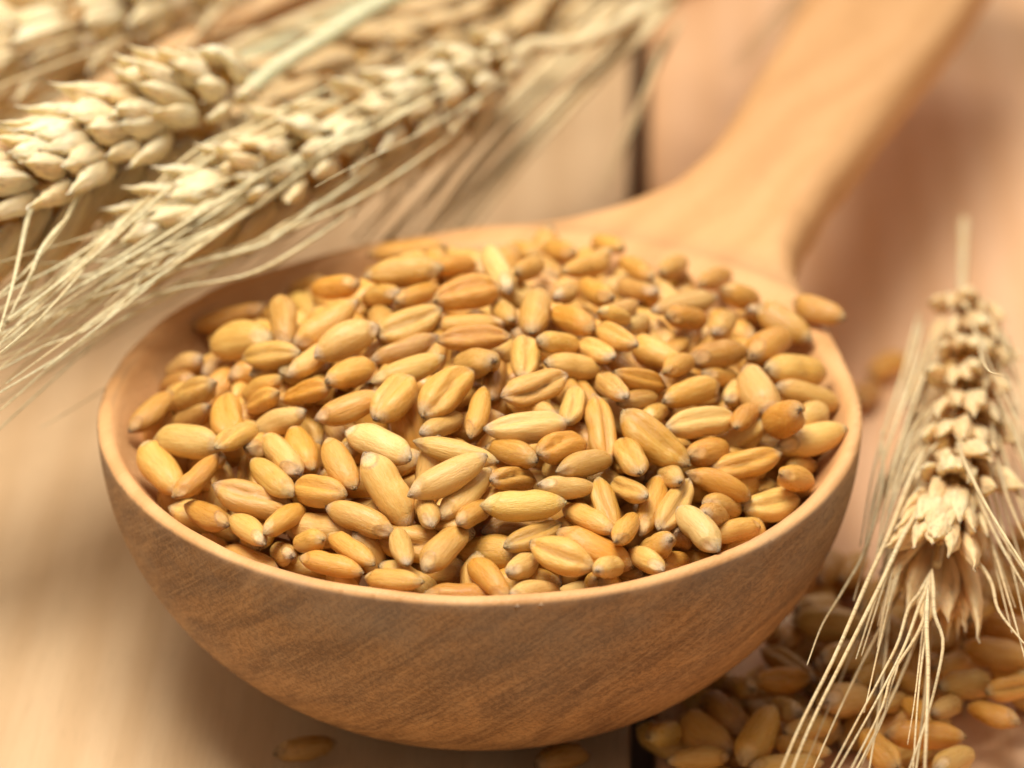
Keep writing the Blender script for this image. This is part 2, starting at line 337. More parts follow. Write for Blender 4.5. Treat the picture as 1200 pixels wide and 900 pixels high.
GRAINS = '''
-0.434 0.055 2.970 0.412 -0.001 -0.097 0.906 0.609 0.281|h||golden wheat grain
1.187 -0.448 2.743 0.949 0.031 0.138 -0.281 0.620 0.306|h||golden wheat grain
1.493 -1.862 2.230 0.863 -0.446 0.233 -0.038 0.695 0.274|h||golden wheat grain
-2.473 -0.912 2.301 0.505 0.259 -0.644 0.514 0.691 0.282|H||golden left-rising smooth grain, first from left in the second row back from the front rim
-0.301 -0.906 2.782 0.226 0.083 0.133 -0.961 0.584 0.303|h||golden wheat grain
-2.079 -1.541 2.219 0.795 -0.352 0.491 0.057 0.591 0.276|h||golden wheat grain
2.070 0.498 2.483 0.180 0.878 -0.348 -0.274 0.604 0.287|h||golden wheat grain
1.892 -1.337 2.266 0.922 0.215 0.126 0.298 0.638 0.274|h||golden wheat grain
-0.485 -1.216 2.706 0.105 -0.081 0.827 0.547 0.682 0.316|h||golden wheat grain
1.976 -0.707 2.442 0.283 -0.837 -0.398 0.246 0.687 0.319|h||golden wheat grain
-1.898 -1.092 2.325 0.211 0.407 0.841 0.286 0.666 0.297|h||golden wheat grain
-0.730 -2.278 2.171 0.050 0.850 -0.406 -0.332 0.604 0.274|h||golden wheat grain
2.187 -1.414 2.191 0.042 -0.396 0.785 0.475 0.681 0.304|h||golden wheat grain
0.523 -1.119 2.704 0.063 -0.062 0.143 -0.986 0.671 0.292|h||golden wheat grain
-2.474 -0.647 2.245 0.180 -0.524 0.055 0.831 0.654 0.284|h||golden wheat grain
1.622 -1.146 2.479 0.049 -0.203 -0.895 -0.393 0.621 0.307|h||golden wheat grain
0.053 -1.029 2.783 0.048 0.136 -0.844 -0.516 0.611 0.288|h||golden wheat grain
2.126 -1.577 2.439 0.273 -0.352 0.854 -0.268 0.586 0.315|H||golden right-rising grain, twentieth from left in the row along the front rim
1.147 -1.087 2.624 0.261 0.049 0.207 -0.942 0.580 0.299|h||golden wheat grain
-1.560 -0.772 2.532 0.298 0.225 0.070 -0.925 0.632 0.274|h||golden wheat grain
0.138 0.706 3.044 0.043 0.593 0.804 0.011 0.691 0.325|h||golden wheat grain
-1.017 -2.338 2.332 0.298 0.571 -0.452 0.617 0.632 0.277|h||golden wheat grain
1.129 -1.930 2.404 0.305 -0.872 0.266 -0.277 0.588 0.323|H||golden level creased grain, sixteenth from left in the row along the front rim
-0.984 0.155 2.913 0.163 -0.135 0.963 0.167 0.631 0.287|h||golden wheat grain
2.336 -0.593 2.309 0.645 -0.575 -0.233 0.445 0.605 0.297|h||golden wheat grain
-2.463 0.569 2.322 0.931 0.191 0.151 0.271 0.601 0.275|h||golden wheat grain
-2.168 -1.225 2.152 0.226 -0.149 -0.210 0.939 0.609 0.323|h||golden wheat grain
0.754 -1.647 2.479 0.974 0.198 0.060 0.089 0.668 0.286|h||golden wheat grain
2.334 -0.234 2.343 0.005 -0.909 -0.344 0.234 0.621 0.305|h||golden wheat grain
0.098 -2.064 2.631 0.131 -0.170 -0.423 0.880 0.605 0.284|H||golden level smooth grain, twelfth from left in the second row back from the front rim
1.786 -1.681 2.228 0.752 0.633 0.109 -0.147 0.673 0.321|H||golden left-rising smooth grain, nineteenth from left in the row along the front rim
-0.704 -1.712 2.484 0.112 -0.218 -0.821 0.515 0.645 0.306|h||golden wheat grain
-1.667 -1.523 2.283 0.569 -0.787 0.123 -0.203 0.603 0.315|H||golden level creased grain, second from left in the row along the front rim
0.501 -2.061 2.340 0.486 -0.660 -0.569 0.062 0.638 0.284|h||golden wheat grain
2.462 -1.017 2.147 0.726 -0.480 -0.339 0.356 0.599 0.298|h||golden wheat grain
-1.066 -2.045 2.414 0.484 0.508 0.707 -0.086 0.618 0.304|h||golden wheat grain
0.926 -0.864 2.725 0.030 0.079 -0.992 -0.093 0.660 0.287|h||golden wheat grain
-0.897 -0.429 2.933 0.412 0.450 -0.165 0.775 0.584 0.307|H||golden upright smooth grain, seventh from left in the seventh row back from the front rim
0.772 -2.179 2.277 0.242 -0.224 0.494 -0.805 0.693 0.274|h||golden wheat grain
-1.541 2.013 2.704 0.618 -0.667 0.321 -0.263 0.659 0.292|H||golden left-rising creased grain, first from left in the eleventh row back from the front rim
-1.861 -0.840 2.592 0.353 -0.682 0.631 -0.114 0.616 0.305|H||golden upright creased grain, fourth from left in the fourth row back from the front rim
0.631 -1.455 2.665 0.098 0.961 -0.251 0.063 0.691 0.315|h||golden wheat grain
0.176 -0.681 2.873 0.179 0.339 -0.781 -0.494 0.616 0.294|h||golden wheat grain
-1.121 -0.812 2.660 0.885 0.169 -0.046 -0.431 0.601 0.274|h||golden wheat grain
0.075 0.137 2.993 0.047 -0.809 -0.584 0.044 0.596 0.278|h||golden wheat grain
2.101 -0.987 2.309 0.275 -0.896 -0.154 0.314 0.636 0.278|h||golden wheat grain
1.483 -0.821 2.586 0.955 0.069 0.194 -0.214 0.665 0.306|h||golden wheat grain
-1.256 -1.525 2.446 0.254 0.004 0.366 0.895 0.647 0.317|h||golden wheat grain
2.608 -0.805 2.516 0.315 0.476 -0.821 -0.017 0.623 0.309|h||golden wheat grain
-2.500 0.832 2.454 0.116 -0.318 -0.257 0.905 0.630 0.290|h||golden wheat grain
-1.316 -1.792 2.328 0.001 0.044 -0.596 -0.802 0.595 0.316|H||golden level creased grain, fourth from left in the row along the front rim
0.688 -1.364 2.924 0.508 0.225 0.473 0.684 0.590 0.310|H||golden end-on grain, twelfth from left in the fifth row back from the front rim
0.835 -1.912 2.507 0.157 -0.512 0.389 0.749 0.635 0.301|h||golden wheat grain
2.714 -0.132 2.251 0.626 -0.213 -0.482 -0.575 0.601 0.325|h||golden wheat grain
-2.098 2.000 2.511 0.463 -0.340 -0.543 -0.613 0.609 0.298|h||golden wheat grain
-1.580 -1.231 2.505 0.433 -0.563 0.407 -0.575 0.631 0.312|h||golden wheat grain
-2.558 0.514 2.623 0.714 0.381 -0.446 -0.383 0.674 0.318|h||golden wheat grain
-0.931 2.734 2.476 0.032 0.803 -0.429 -0.413 0.660 0.307|h||golden wheat grain
-2.281 1.264 2.571 0.374 0.160 -0.462 -0.788 0.627 0.291|h||golden wheat grain
-1.392 2.333 2.637 0.526 -0.850 -0.030 0.025 0.697 0.310|h||golden wheat grain
-0.367 -2.010 2.419 0.076 0.208 0.893 -0.393 0.662 0.313|H||golden level smooth grain, eighth from left in the row along the front rim
-2.189 -0.904 2.479 0.202 -0.537 0.718 0.394 0.627 0.322|H||golden right-rising creased grain, third from left in the third row back from the front rim
2.760 0.077 2.451 0.672 0.545 -0.464 -0.188 0.636 0.313|h||golden wheat grain
-1.814 -1.479 2.532 0.602 -0.170 -0.198 0.755 0.684 0.323|H||golden end-on smooth grain, fifth from left in the second row back from the front rim
1.011 -2.313 2.470 0.402 0.684 0.602 -0.094 0.615 0.306|H||golden end-on grain, fourteenth from left in the row along the front rim
1.985 -0.091 2.558 0.069 0.249 0.882 0.395 0.598 0.313|h||golden wheat grain
-0.806 -0.094 2.958 0.111 0.980 0.083 -0.141 0.586 0.302|h||golden wheat grain
-2.304 0.128 2.615 0.111 0.848 -0.485 0.181 0.628 0.280|h||golden wheat grain
0.130 -2.120 2.335 0.468 -0.807 -0.359 0.015 0.681 0.313|h||golden wheat grain
-0.850 -1.380 2.561 0.006 -0.267 -0.963 -0.028 0.640 0.287|h||golden wheat grain
-2.726 0.212 2.427 0.355 0.625 -0.312 -0.621 0.648 0.321|H||golden upright grain, second from left in the fifth row back from the front rim
-1.744 1.847 2.686 0.926 0.113 -0.037 -0.358 0.641 0.301|h||golden wheat grain
1.341 -1.557 2.404 0.368 -0.898 -0.185 0.157 0.665 0.310|h||golden wheat grain
-2.218 -1.248 2.442 0.224 -0.951 0.199 0.074 0.676 0.290|H||golden left-rising creased grain, second from left in the second row back from the front rim
1.906 -1.473 2.524 0.512 0.265 -0.457 -0.678 0.651 0.303|h||golden wheat grain
-0.836 -1.960 2.494 0.148 -0.520 -0.160 -0.826 0.620 0.293|H||golden left-rising grain, eighth from left in the second row back from the front rim
-0.655 -2.454 2.430 0.061 0.580 -0.156 0.797 0.602 0.311|h||golden wheat grain
1.947 1.470 2.723 0.006 -0.712 -0.702 0.004 0.629 0.325|h||golden wheat grain
-0.654 -0.646 2.807 0.177 -0.279 0.943 -0.045 0.619 0.277|h||golden wheat grain
0.561 3.012 2.746 0.622 -0.143 0.716 -0.282 0.664 0.293|H||golden upright grain, tenth from left in the twelfth row back from the front rim
-2.125 1.756 2.491 0.068 -0.136 -0.286 -0.946 0.632 0.272|h||golden wheat grain
0.090 -1.546 2.585 0.955 0.197 -0.059 0.212 0.624 0.305|h||golden wheat grain
0.375 -2.298 2.478 0.914 0.391 -0.085 -0.061 0.582 0.305|H||golden level smooth grain, thirteenth from left in the row along the front rim
-2.465 -0.518 2.587 0.166 -0.032 -0.801 -0.574 0.678 0.296|h||golden wheat grain
-1.308 -1.337 2.706 0.849 0.356 -0.081 -0.382 0.671 0.310|H||golden left-rising smooth grain, sixth from left in the fourth row back from the front rim
-0.228 0.711 3.078 0.053 0.813 -0.569 -0.111 0.644 0.325|h||golden wheat grain
-1.460 -0.432 2.869 0.277 -0.805 0.514 -0.102 0.601 0.316|H||golden left-rising creased grain, seventh from left in the sixth row back from the front rim
0.944 -1.192 2.835 0.661 0.675 -0.120 -0.307 0.652 0.278|H||golden left-rising smooth grain, fourteenth from left in the fifth row back from the front rim
1.317 -1.304 2.566 0.171 0.171 0.255 -0.936 0.645 0.275|h||golden wheat grain
0.884 2.931 2.701 0.317 0.111 0.939 -0.072 0.675 0.302|h||golden wheat grain
1.499 -0.294 2.750 0.328 0.209 -0.913 0.125 0.641 0.319|h||golden wheat grain
-1.822 -1.854 2.393 0.320 0.184 0.559 0.742 0.697 0.280|H||golden left-rising creased grain, first from left in the row along the front rim
1.034 1.794 2.847 0.473 0.242 0.485 0.694 0.672 0.318|h||golden wheat grain
1.301 0.730 2.994 0.444 -0.373 -0.373 0.724 0.589 0.324|h||golden wheat grain
-1.951 -0.306 2.733 0.329 -0.110 -0.118 0.931 0.586 0.283|h||golden wheat grain
0.316 -1.761 2.697 0.276 -0.930 -0.202 0.136 0.650 0.304|H||golden level creased grain, tenth from left in the third row back from the front rim
0.171 0.217 3.227 0.551 0.222 -0.337 -0.730 0.664 0.300|H||golden end-on grain, ninth from left in the tenth row back from the front rim
-0.443 -0.310 2.918 0.259 -0.965 0.023 -0.024 0.628 0.309|h||golden wheat grain
-1.250 -1.761 2.662 0.607 0.766 -0.204 -0.053 0.682 0.299|H||golden level smooth grain, sixth from left in the third row back from the front rim
0.674 -0.321 2.893 0.148 0.066 0.449 0.879 0.694 0.273|h||golden wheat grain
1.103 2.678 2.581 0.632 -0.155 -0.191 0.735 0.651 0.276|h||golden wheat grain
2.541 0.366 2.496 0.393 -0.481 0.130 0.773 0.650 0.318|h||golden wheat grain
1.634 -0.650 2.742 0.045 -0.311 -0.849 -0.425 0.669 0.288|h||golden wheat grain
2.342 -0.999 2.411 0.735 0.448 0.287 0.420 0.602 0.307|h||golden wheat grain
2.190 0.813 2.732 0.140 -0.853 -0.493 -0.102 0.607 0.305|h||golden wheat grain
1.842 2.434 2.639 0.049 -0.538 -0.500 -0.677 0.667 0.289|H||golden left-rising creased grain, nineteenth from left in the eleventh row back from the front rim
-1.009 -1.156 2.774 0.987 0.020 -0.059 -0.146 0.668 0.311|H||golden level smooth grain, eighth from left in the fourth row back from the front rim
2.412 1.267 2.655 0.171 -0.104 -0.976 -0.081 0.614 0.272|h||golden wheat grain
1.629 -1.667 2.586 0.446 -0.599 -0.276 0.605 0.666 0.299|H||golden end-on grain, seventeenth from left in the second row back from the front rim
0.722 2.355 2.748 0.151 0.313 -0.218 -0.912 0.654 0.285|h||golden wheat grain
0.008 -2.418 2.475 0.152 0.698 -0.364 -0.597 0.656 0.308|H||golden upright grain, tenth from left in the row along the front rim
-0.128 -1.378 2.700 0.423 -0.812 -0.301 0.266 0.624 0.286|h||golden wheat grain
-0.488 1.094 3.104 0.299 -0.765 -0.567 0.057 0.682 0.324|h||golden wheat grain
-2.157 1.030 2.702 0.908 -0.226 -0.068 0.347 0.666 0.314|H||golden right-rising grain, first from left in the eighth row back from the front rim
-0.532 -2.221 2.456 0.097 0.252 0.592 0.759 0.580 0.275|H||golden left-rising creased grain, seventh from left in the row along the front rim
0.973 -1.418 2.621 0.243 0.278 0.703 0.608 0.653 0.289|h||golden wheat grain
-0.724 -1.636 2.756 0.407 -0.089 0.073 -0.906 0.631 0.303|h||golden wheat grain
1.835 -1.092 2.712 0.527 0.658 0.502 0.195 0.605 0.314|h||golden wheat grain
-1.277 -0.097 2.802 0.148 -0.138 0.404 0.892 0.584 0.285|h||golden wheat grain
0.113 -0.284 2.922 0.126 0.029 -0.083 0.988 0.616 0.297|h||golden wheat grain
-1.886 0.234 2.758 0.860 -0.380 -0.285 0.186 0.648 0.300|h||golden wheat grain
0.628 1.838 2.949 0.214 0.080 -0.246 -0.942 0.608 0.302|h||golden wheat grain
2.375 0.040 2.643 0.345 -0.398 0.845 0.091 0.581 0.286|h||golden wheat grain
2.266 1.942 2.552 0.862 -0.171 -0.443 -0.176 0.589 0.274|h||golden wheat grain
-0.239 -1.084 2.983 0.925 0.251 -0.059 -0.280 0.585 0.321|h||golden wheat grain
-2.183 -0.556 2.736 0.190 0.178 -0.927 0.269 0.617 0.280|H||golden level grain, third from left in the fourth row back from the front rim
1.705 0.176 2.761 0.720 0.411 0.084 0.552 0.655 0.307|h||golden wheat grain
-1.704 -0.750 2.833 0.708 0.556 0.419 0.119 0.650 0.276|H||golden level smooth grain, fourth from left in the fifth row back from the front rim
-0.569 -0.043 3.130 0.830 0.350 -0.161 -0.402 0.638 0.282|h||golden wheat grain
-0.689 -1.011 2.809 0.330 -0.241 0.251 0.878 0.679 0.273|H||golden right-rising grain, eighth from left in the fifth row back from the front rim
2.394 -0.295 2.584 0.954 0.021 0.149 0.258 0.627 0.308|H||golden level smooth grain, nineteenth from left in the fourth row back from the front rim
-2.208 0.595 2.716 0.322 -0.354 0.803 -0.356 0.649 0.314|H||golden right-rising grain, second from left in the seventh row back from the front rim
2.062 1.071 2.707 0.778 0.578 0.234 -0.081 0.635 0.292|h||golden wheat grain
1.264 2.354 2.764 0.201 0.518 -0.320 -0.767 0.591 0.310|h||golden wheat grain
0.503 -0.881 2.869 0.101 -0.480 -0.665 0.563 0.603 0.287|h||golden wheat grain
0.623 -1.855 2.669 0.819 -0.467 -0.266 0.202 0.655 0.270|h||golden wheat grain
2.129 -1.042 2.631 0.494 0.703 0.481 0.174 0.636 0.279|H||golden end-on grain, eighteenth from left in the third row back from the front rim
0.129 -0.469 3.097 0.071 -0.385 0.858 0.332 0.588 0.275|H||golden right-rising creased grain, ninth from left in the eighth row back from the front rim
-1.260 1.794 2.899 0.051 -0.941 0.318 0.106 0.636 0.317|h||golden wheat grain
1.288 -1.762 2.585 0.448 -0.853 0.051 0.262 0.581 0.272|h||golden wheat grain
1.163 1.387 2.972 0.602 -0.763 0.234 -0.032 0.588 0.296|h||golden wheat grain
1.529 0.961 2.967 0.172 -0.484 -0.842 -0.164 0.587 0.312|H||golden left-rising creased grain, seventeenth from left in the tenth row back from the front rim
2.166 -0.688 2.651 0.492 0.766 0.410 -0.062 0.679 0.303|h||golden wheat grain
1.432 1.796 2.771 0.015 -0.958 0.239 0.155 0.679 0.295|h||golden wheat grain
2.028 0.329 2.773 0.192 -0.755 0.591 -0.207 0.682 0.312|h||golden wheat grain
-0.281 0.305 3.035 0.097 0.157 0.980 -0.080 0.602 0.273|h||golden wheat grain
0.216 -1.318 2.842 0.333 -0.018 -0.331 0.883 0.635 0.298|h||golden wheat grain
-1.841 1.200 2.854 0.475 -0.248 -0.416 0.735 0.681 0.274|h||golden wheat grain
-1.074 -0.671 2.881 0.022 0.896 -0.407 -0.178 0.666 0.286|H||golden left-rising creased grain, eighth from left in the sixth row back from the front rim
1.183 -0.492 2.978 0.319 0.099 -0.138 0.933 0.636 0.272|H||golden left-rising smooth grain, thirteenth from left in the seventh row back from the front rim
0.804 -0.837 2.986 0.925 0.265 -0.047 -0.270 0.609 0.311|H||golden left-rising smooth grain, fourteenth from left in the sixth row back from the front rim
1.602 0.575 2.964 0.083 0.434 -0.706 -0.554 0.640 0.315|H||golden right-rising creased grain, fifteenth from left in the ninth row back from the front rim
-0.274 -1.865 2.785 0.317 0.188 0.544 0.754 0.690 0.320|H||golden left-rising creased grain, eighth from left in the third row back from the front rim
0.458 -0.476 3.067 0.684 0.153 -0.082 -0.709 0.654 0.285|h||golden wheat grain
-1.854 0.556 2.886 0.930 0.348 0.033 0.110 0.606 0.314|H||golden level smooth grain, second from left in the eighth row back from the front rim
1.660 1.145 2.818 0.286 -0.918 -0.264 -0.078 0.641 0.284|H||golden right-rising creased grain, sixteenth from left in the ninth row back from the front rim
-1.514 -0.922 2.747 0.281 -0.236 0.928 -0.068 0.597 0.325|h||golden wheat grain
1.598 -0.994 2.785 0.580 0.751 0.207 0.238 0.610 0.311|H||golden right-rising smooth grain, sixteenth from left in the fifth row back from the front rim
-1.718 -0.012 2.845 0.079 -0.141 0.979 0.128 0.684 0.320|H||golden level creased grain, fifth from left in the sixth row back from the front rim
2.277 0.414 2.617 0.721 0.277 0.249 0.584 0.592 0.313|h||golden wheat grain
-0.845 0.403 3.093 0.161 0.939 0.022 -0.304 0.630 0.281|h||golden wheat grain
-0.963 1.738 3.075 0.025 -0.900 -0.430 -0.067 0.653 0.275|h||golden wheat grain
-1.284 1.387 3.002 0.230 0.522 0.821 0.023 0.659 0.295|h||golden wheat grain
0.759 2.611 2.689 0.297 -0.296 -0.769 -0.483 0.682 0.276|h||golden wheat grain
1.402 2.671 2.614 0.399 0.337 -0.699 0.489 0.646 0.311|h||golden wheat grain
-1.128 0.097 3.109 0.606 -0.215 -0.130 0.755 0.612 0.273|h||golden wheat grain
0.921 2.233 2.997 0.264 0.889 0.230 0.296 0.672 0.286|H||golden right-rising grain, fourteenth from left in the twelfth row back from the front rim
0.012 -1.687 2.842 0.125 -0.215 0.302 0.920 0.611 0.285|h||golden wheat grain
0.918 1.039 3.042 0.267 0.924 0.269 -0.050 0.602 0.308|h||golden wheat grain
1.261 -0.976 2.895 0.800 -0.120 0.036 0.587 0.678 0.323|h||golden wheat grain
-1.675 0.372 3.018 0.949 -0.025 0.039 0.312 0.661 0.281|H||golden level smooth grain, third from left in the eighth row back from the front rim
0.673 -0.029 3.049 0.404 -0.035 -0.314 0.858 0.634 0.307|h||golden wheat grain
1.849 -0.238 2.763 0.911 -0.294 0.253 -0.142 0.689 0.311|H||golden left-rising grain, seventeenth from left in the sixth row back from the front rim
-0.069 -0.793 3.082 0.276 0.951 -0.005 0.138 0.581 0.297|H||golden level grain, tenth from left in the seventh row back from the front rim
-0.171 2.735 2.762 0.101 0.423 0.690 0.579 0.692 0.287|h||golden wheat grain
-0.496 1.996 3.094 0.157 -0.899 0.392 0.113 0.589 0.314|h||golden wheat grain
0.924 0.548 3.134 0.004 -0.057 0.230 0.972 0.658 0.303|h||golden wheat grain
1.515 1.471 2.839 0.158 -0.140 -0.896 0.392 0.640 0.325|h||golden wheat grain
2.096 -0.524 2.802 0.006 0.226 -0.437 -0.871 0.663 0.299|H||golden right-rising grain, eighteenth from left in the fifth row back from the front rim
-1.352 -0.131 3.053 0.710 -0.209 0.023 0.672 0.603 0.288|H||golden end-on grain, fifth from left in the seventh row back from the front rim
2.377 0.611 2.859 0.858 0.076 0.210 -0.462 0.651 0.277|h||golden wheat grain
-0.534 -1.980 2.684 0.499 -0.846 0.166 -0.084 0.599 0.310|H||golden level creased grain, tenth from left in the second row back from the front rim
0.214 1.743 3.064 0.216 -0.907 -0.362 -0.012 0.688 0.317|h||golden wheat grain
0.193 -0.971 3.034 0.103 0.415 -0.899 -0.099 0.631 0.282|h||golden wheat grain
-0.676 -0.352 3.125 0.773 0.303 0.105 -0.547 0.657 0.297|h||golden wheat grain
0.552 2.307 2.962 0.221 0.744 -0.630 -0.033 0.619 0.319|H||golden end-on grain, eleventh from left in the twelfth row back from the front rim
-0.053 0.530 3.255 0.712 0.180 0.080 0.674 0.655 0.309|h||golden wheat grain
0.266 -0.128 3.161 0.169 -0.072 0.982 0.055 0.588 0.271|h||golden wheat grain
-1.457 0.217 3.094 0.320 -0.849 -0.351 0.232 0.627 0.302|H||golden level creased grain, fourth from left in the eighth row back from the front rim
1.414 0.285 3.021 0.803 0.468 0.021 -0.369 0.622 0.290|H||golden left-rising smooth grain, thirteenth from left in the ninth row back from the front rim
1.617 1.739 2.953 0.098 0.906 -0.350 -0.217 0.668 0.295|H||golden left-rising grain, seventeenth from left in the eleventh row back from the front rim
-0.385 -1.389 2.960 0.611 -0.126 0.755 -0.201 0.644 0.293|H||golden upright grain, ninth from left in the fifth row back from the front rim
0.830 -0.459 3.135 0.206 -0.485 -0.842 0.111 0.670 0.316|H||golden left-rising grain, thirteenth from left in the eighth row back from the front rim
2.494 0.931 2.758 0.660 -0.302 -0.442 0.528 0.671 0.274|h||golden wheat grain
-0.171 1.652 3.133 0.605 -0.266 -0.038 -0.750 0.629 0.323|h||golden wheat grain
-1.577 1.233 2.976 0.591 -0.459 -0.259 0.611 0.669 0.290|h||golden wheat grain
-0.195 -0.448 3.131 0.270 0.226 -0.561 -0.749 0.629 0.322|h||golden wheat grain
1.362 2.109 2.907 0.008 -0.042 0.002 -0.999 0.608 0.290|H||golden level smooth grain, fourteenth from left in the eleventh row back from the front rim
-0.961 1.249 3.178 0.176 -0.582 0.694 -0.387 0.661 0.287|h||golden wheat grain
1.134 0.198 3.082 0.671 -0.653 0.274 -0.218 0.609 0.282|H||golden left-rising creased grain, twelfth from left in the ninth row back from the front rim
2.224 1.656 2.744 0.459 0.089 0.114 0.877 0.618 0.275|H||golden left-rising smooth grain, eighteenth from left in the ninth row back from the front rim
1.766 2.078 2.780 0.388 -0.304 0.418 -0.763 0.614 0.278|h||golden wheat grain
0.633 1.566 3.075 0.125 -0.300 -0.909 -0.262 0.693 0.299|H||golden left-rising creased grain, eleventh from left in the eleventh row back from the front rim
-0.376 0.178 3.280 0.407 0.593 -0.521 -0.461 0.612 0.314|H||golden end-on grain, sixth from left in the tenth row back from the front rim
-0.910 -0.945 2.977 0.880 0.294 0.197 0.318 0.592 0.291|H||golden level smooth grain, ninth from left in the sixth row back from the front rim
-0.697 1.709 3.186 0.573 0.550 0.210 0.571 0.596 0.322|h||golden wheat grain
-0.112 1.035 3.238 0.037 -0.956 0.283 0.063 0.628 0.323|h||golden wheat grain
1.374 -0.247 3.080 0.106 -0.272 0.368 -0.883 0.619 0.271|h||golden wheat grain
1.938 0.810 2.882 0.473 -0.022 0.377 -0.796 0.697 0.282|h||golden wheat grain
0.148 2.221 3.009 0.778 0.363 0.078 0.508 0.685 0.303|H||golden right-rising smooth grain, seventh from left in the twelfth row back from the front rim
-1.333 0.944 3.131 0.581 0.554 -0.446 -0.395 0.634 0.282|h||golden wheat grain
-0.855 0.090 3.239 0.471 0.381 -0.293 -0.740 0.610 0.282|H||golden right-rising grain, fifth from left in the ninth row back from the front rim
-0.578 -0.734 3.067 0.322 -0.519 -0.763 -0.214 0.646 0.289|H||golden upright creased grain, eighth from left in the seventh row back from the front rim
0.568 0.292 3.248 0.248 0.060 -0.967 0.009 0.666 0.317|H||golden left-rising grain, eleventh from left in the tenth row back from the front rim
-0.164 -0.040 3.168 0.426 0.763 0.399 0.279 0.595 0.294|h||golden wheat grain
0.976 -0.044 3.146 0.780 -0.333 0.257 -0.462 0.681 0.295|H||golden left-rising grain, fourteenth from left in the eighth row back from the front rim
-0.709 1.203 3.233 0.733 -0.315 -0.285 0.531 0.680 0.284|h||golden wheat grain
-1.081 0.740 3.184 0.549 -0.469 -0.255 0.642 0.599 0.284|h||golden wheat grain
0.736 1.243 3.064 0.683 -0.716 -0.060 0.131 0.588 0.277|h||golden wheat grain
-0.799 0.631 3.268 0.769 -0.259 0.241 -0.533 0.638 0.292|H||golden left-rising grain, fourth from left in the eleventh row back from the front rim
-0.106 2.063 3.146 0.370 -0.150 -0.207 0.893 0.597 0.287|H||golden level smooth grain, fifth from left in the twelfth row back from the front rim
1.755 0.034 2.989 0.550 -0.796 0.058 0.248 0.603 0.309|H||golden left-rising creased grain, seventeenth from left in the seventh row back from the front rim
-0.484 0.717 3.290 0.910 -0.226 0.045 -0.344 0.632 0.307|h||golden wheat grain
0.428 0.673 3.259 0.920 0.324 -0.039 -0.218 0.666 0.272|H||golden level smooth grain, tenth from left in the tenth row back from the front rim
0.163 1.215 3.277 0.084 0.197 0.969 0.125 0.695 0.285|H||golden level creased grain, ninth from left in the eleventh row back from the front rim
-1.479 0.609 3.163 0.034 -0.207 -0.965 0.158 0.649 0.287|h||golden wheat grain
-0.425 1.717 3.240 0.464 -0.427 0.675 -0.382 0.645 0.289|H||golden upright grain, third from left in the twelfth row back from the front rim
-2.232 1.820 2.750 0.075 0.162 0.524 -0.833 0.719 0.206|H|k|darker level smooth grain, first from left in the ninth row back from the front rim
-2.034 0.676 3.105 0.159 -0.276 -0.397 0.861 0.710 0.340|H|d|golden level smooth grain, second from left in the ninth row back from the front rim
-1.674 0.584 3.340 0.582 -0.301 -0.471 0.590 0.710 0.267|H|d|golden upright smooth grain, first from left in the tenth row back from the front rim
-1.293 0.387 3.416 0.708 0.628 0.012 0.323 0.665 0.273|H|d|golden right-rising smooth grain, second from left in the tenth row back from the front rim
-1.573 2.513 2.709 0.326 -0.278 0.020 0.904 0.580 0.208|H|k|darker right-rising grain, second from left in the eleventh row back from the front rim
-1.252 1.091 3.418 0.235 -0.263 -0.238 0.905 0.587 0.216|H|r|reddish level smooth grain, third from left in the eleventh row back from the front rim
-1.107 -0.007 3.467 0.247 -0.007 0.594 -0.766 0.598 0.323|H|dp|pale right-rising smooth grain, third from left in the tenth row back from the front rim
-1.400 0.076 3.254 0.911 -0.045 -0.137 0.386 0.580 0.211|H|d|golden right-rising smooth grain, fourth from left in the ninth row back from the front rim
-1.752 0.172 3.237 0.455 -0.844 0.124 -0.257 0.603 0.247|H|c|golden level creased grain, third from left in the ninth row back from the front rim
-1.057 -0.438 3.385 0.406 -0.037 -0.061 -0.911 0.580 0.259|H|d|golden right-rising smooth grain, sixth from left in the eighth row back from the front rim
-1.422 -0.471 3.217 0.257 -0.893 0.180 -0.322 0.580 0.200|H|cr|reddish level creased grain, fifth from left in the eighth row back from the front rim
-2.584 1.073 2.645 0.765 0.460 -0.442 -0.087 0.580 0.219|H|d|golden right-rising smooth grain, first from left in the seventh row back from the front rim
-2.401 0.051 2.936 0.366 0.182 0.896 0.174 0.580 0.264|H|c|golden right-rising creased grain, third from left in the sixth row back from the front rim
-2.782 0.114 2.720 0.854 0.242 -0.008 0.460 0.580 0.230|H|dk|darker right-rising smooth grain, first from left in the fifth row back from the front rim
-2.631 0.881 2.588 0.243 -0.372 -0.267 0.855 0.580 0.200|H|d|golden level smooth grain, first from left in the sixth row back from the front rim
-2.073 -0.518 3.002 0.057 0.667 0.725 0.161 0.685 0.303|H|cr|reddish end-on creased grain, fourth from left in the sixth row back from the front rim
-2.422 0.001 2.737 0.620 0.628 -0.469 0.034 0.580 0.200|H|d|golden right-rising smooth grain, second from left in the sixth row back from the front rim
-1.800 -0.294 3.049 0.438 0.234 0.823 0.274 0.580 0.200|H|cr|reddish end-on grain, third from left in the seventh row back from the front rim
-1.813 -0.113 3.072 0.645 0.626 -0.438 0.021 0.580 0.200|H|r|reddish right-rising smooth grain, fourth from left in the seventh row back from the front rim
-1.650 -0.591 3.002 0.682 0.661 -0.303 0.078 0.580 0.242|H|dp|pale right-rising smooth grain, sixth from left in the sixth row back from the front rim
-1.061 -0.810 3.262 0.917 0.350 -0.079 0.173 0.582 0.256|H|g|golden right-rising smooth grain, sixth from left in the seventh row back from the front rim
-2.006 0.525 2.751 0.604 -0.095 -0.028 -0.791 0.580 0.200|h|k|golden wheat grain
-0.686 2.880 2.901 0.992 0.061 -0.096 -0.057 0.748 0.211|H|r|reddish level smooth grain, second from left in the twelfth row back from the front rim
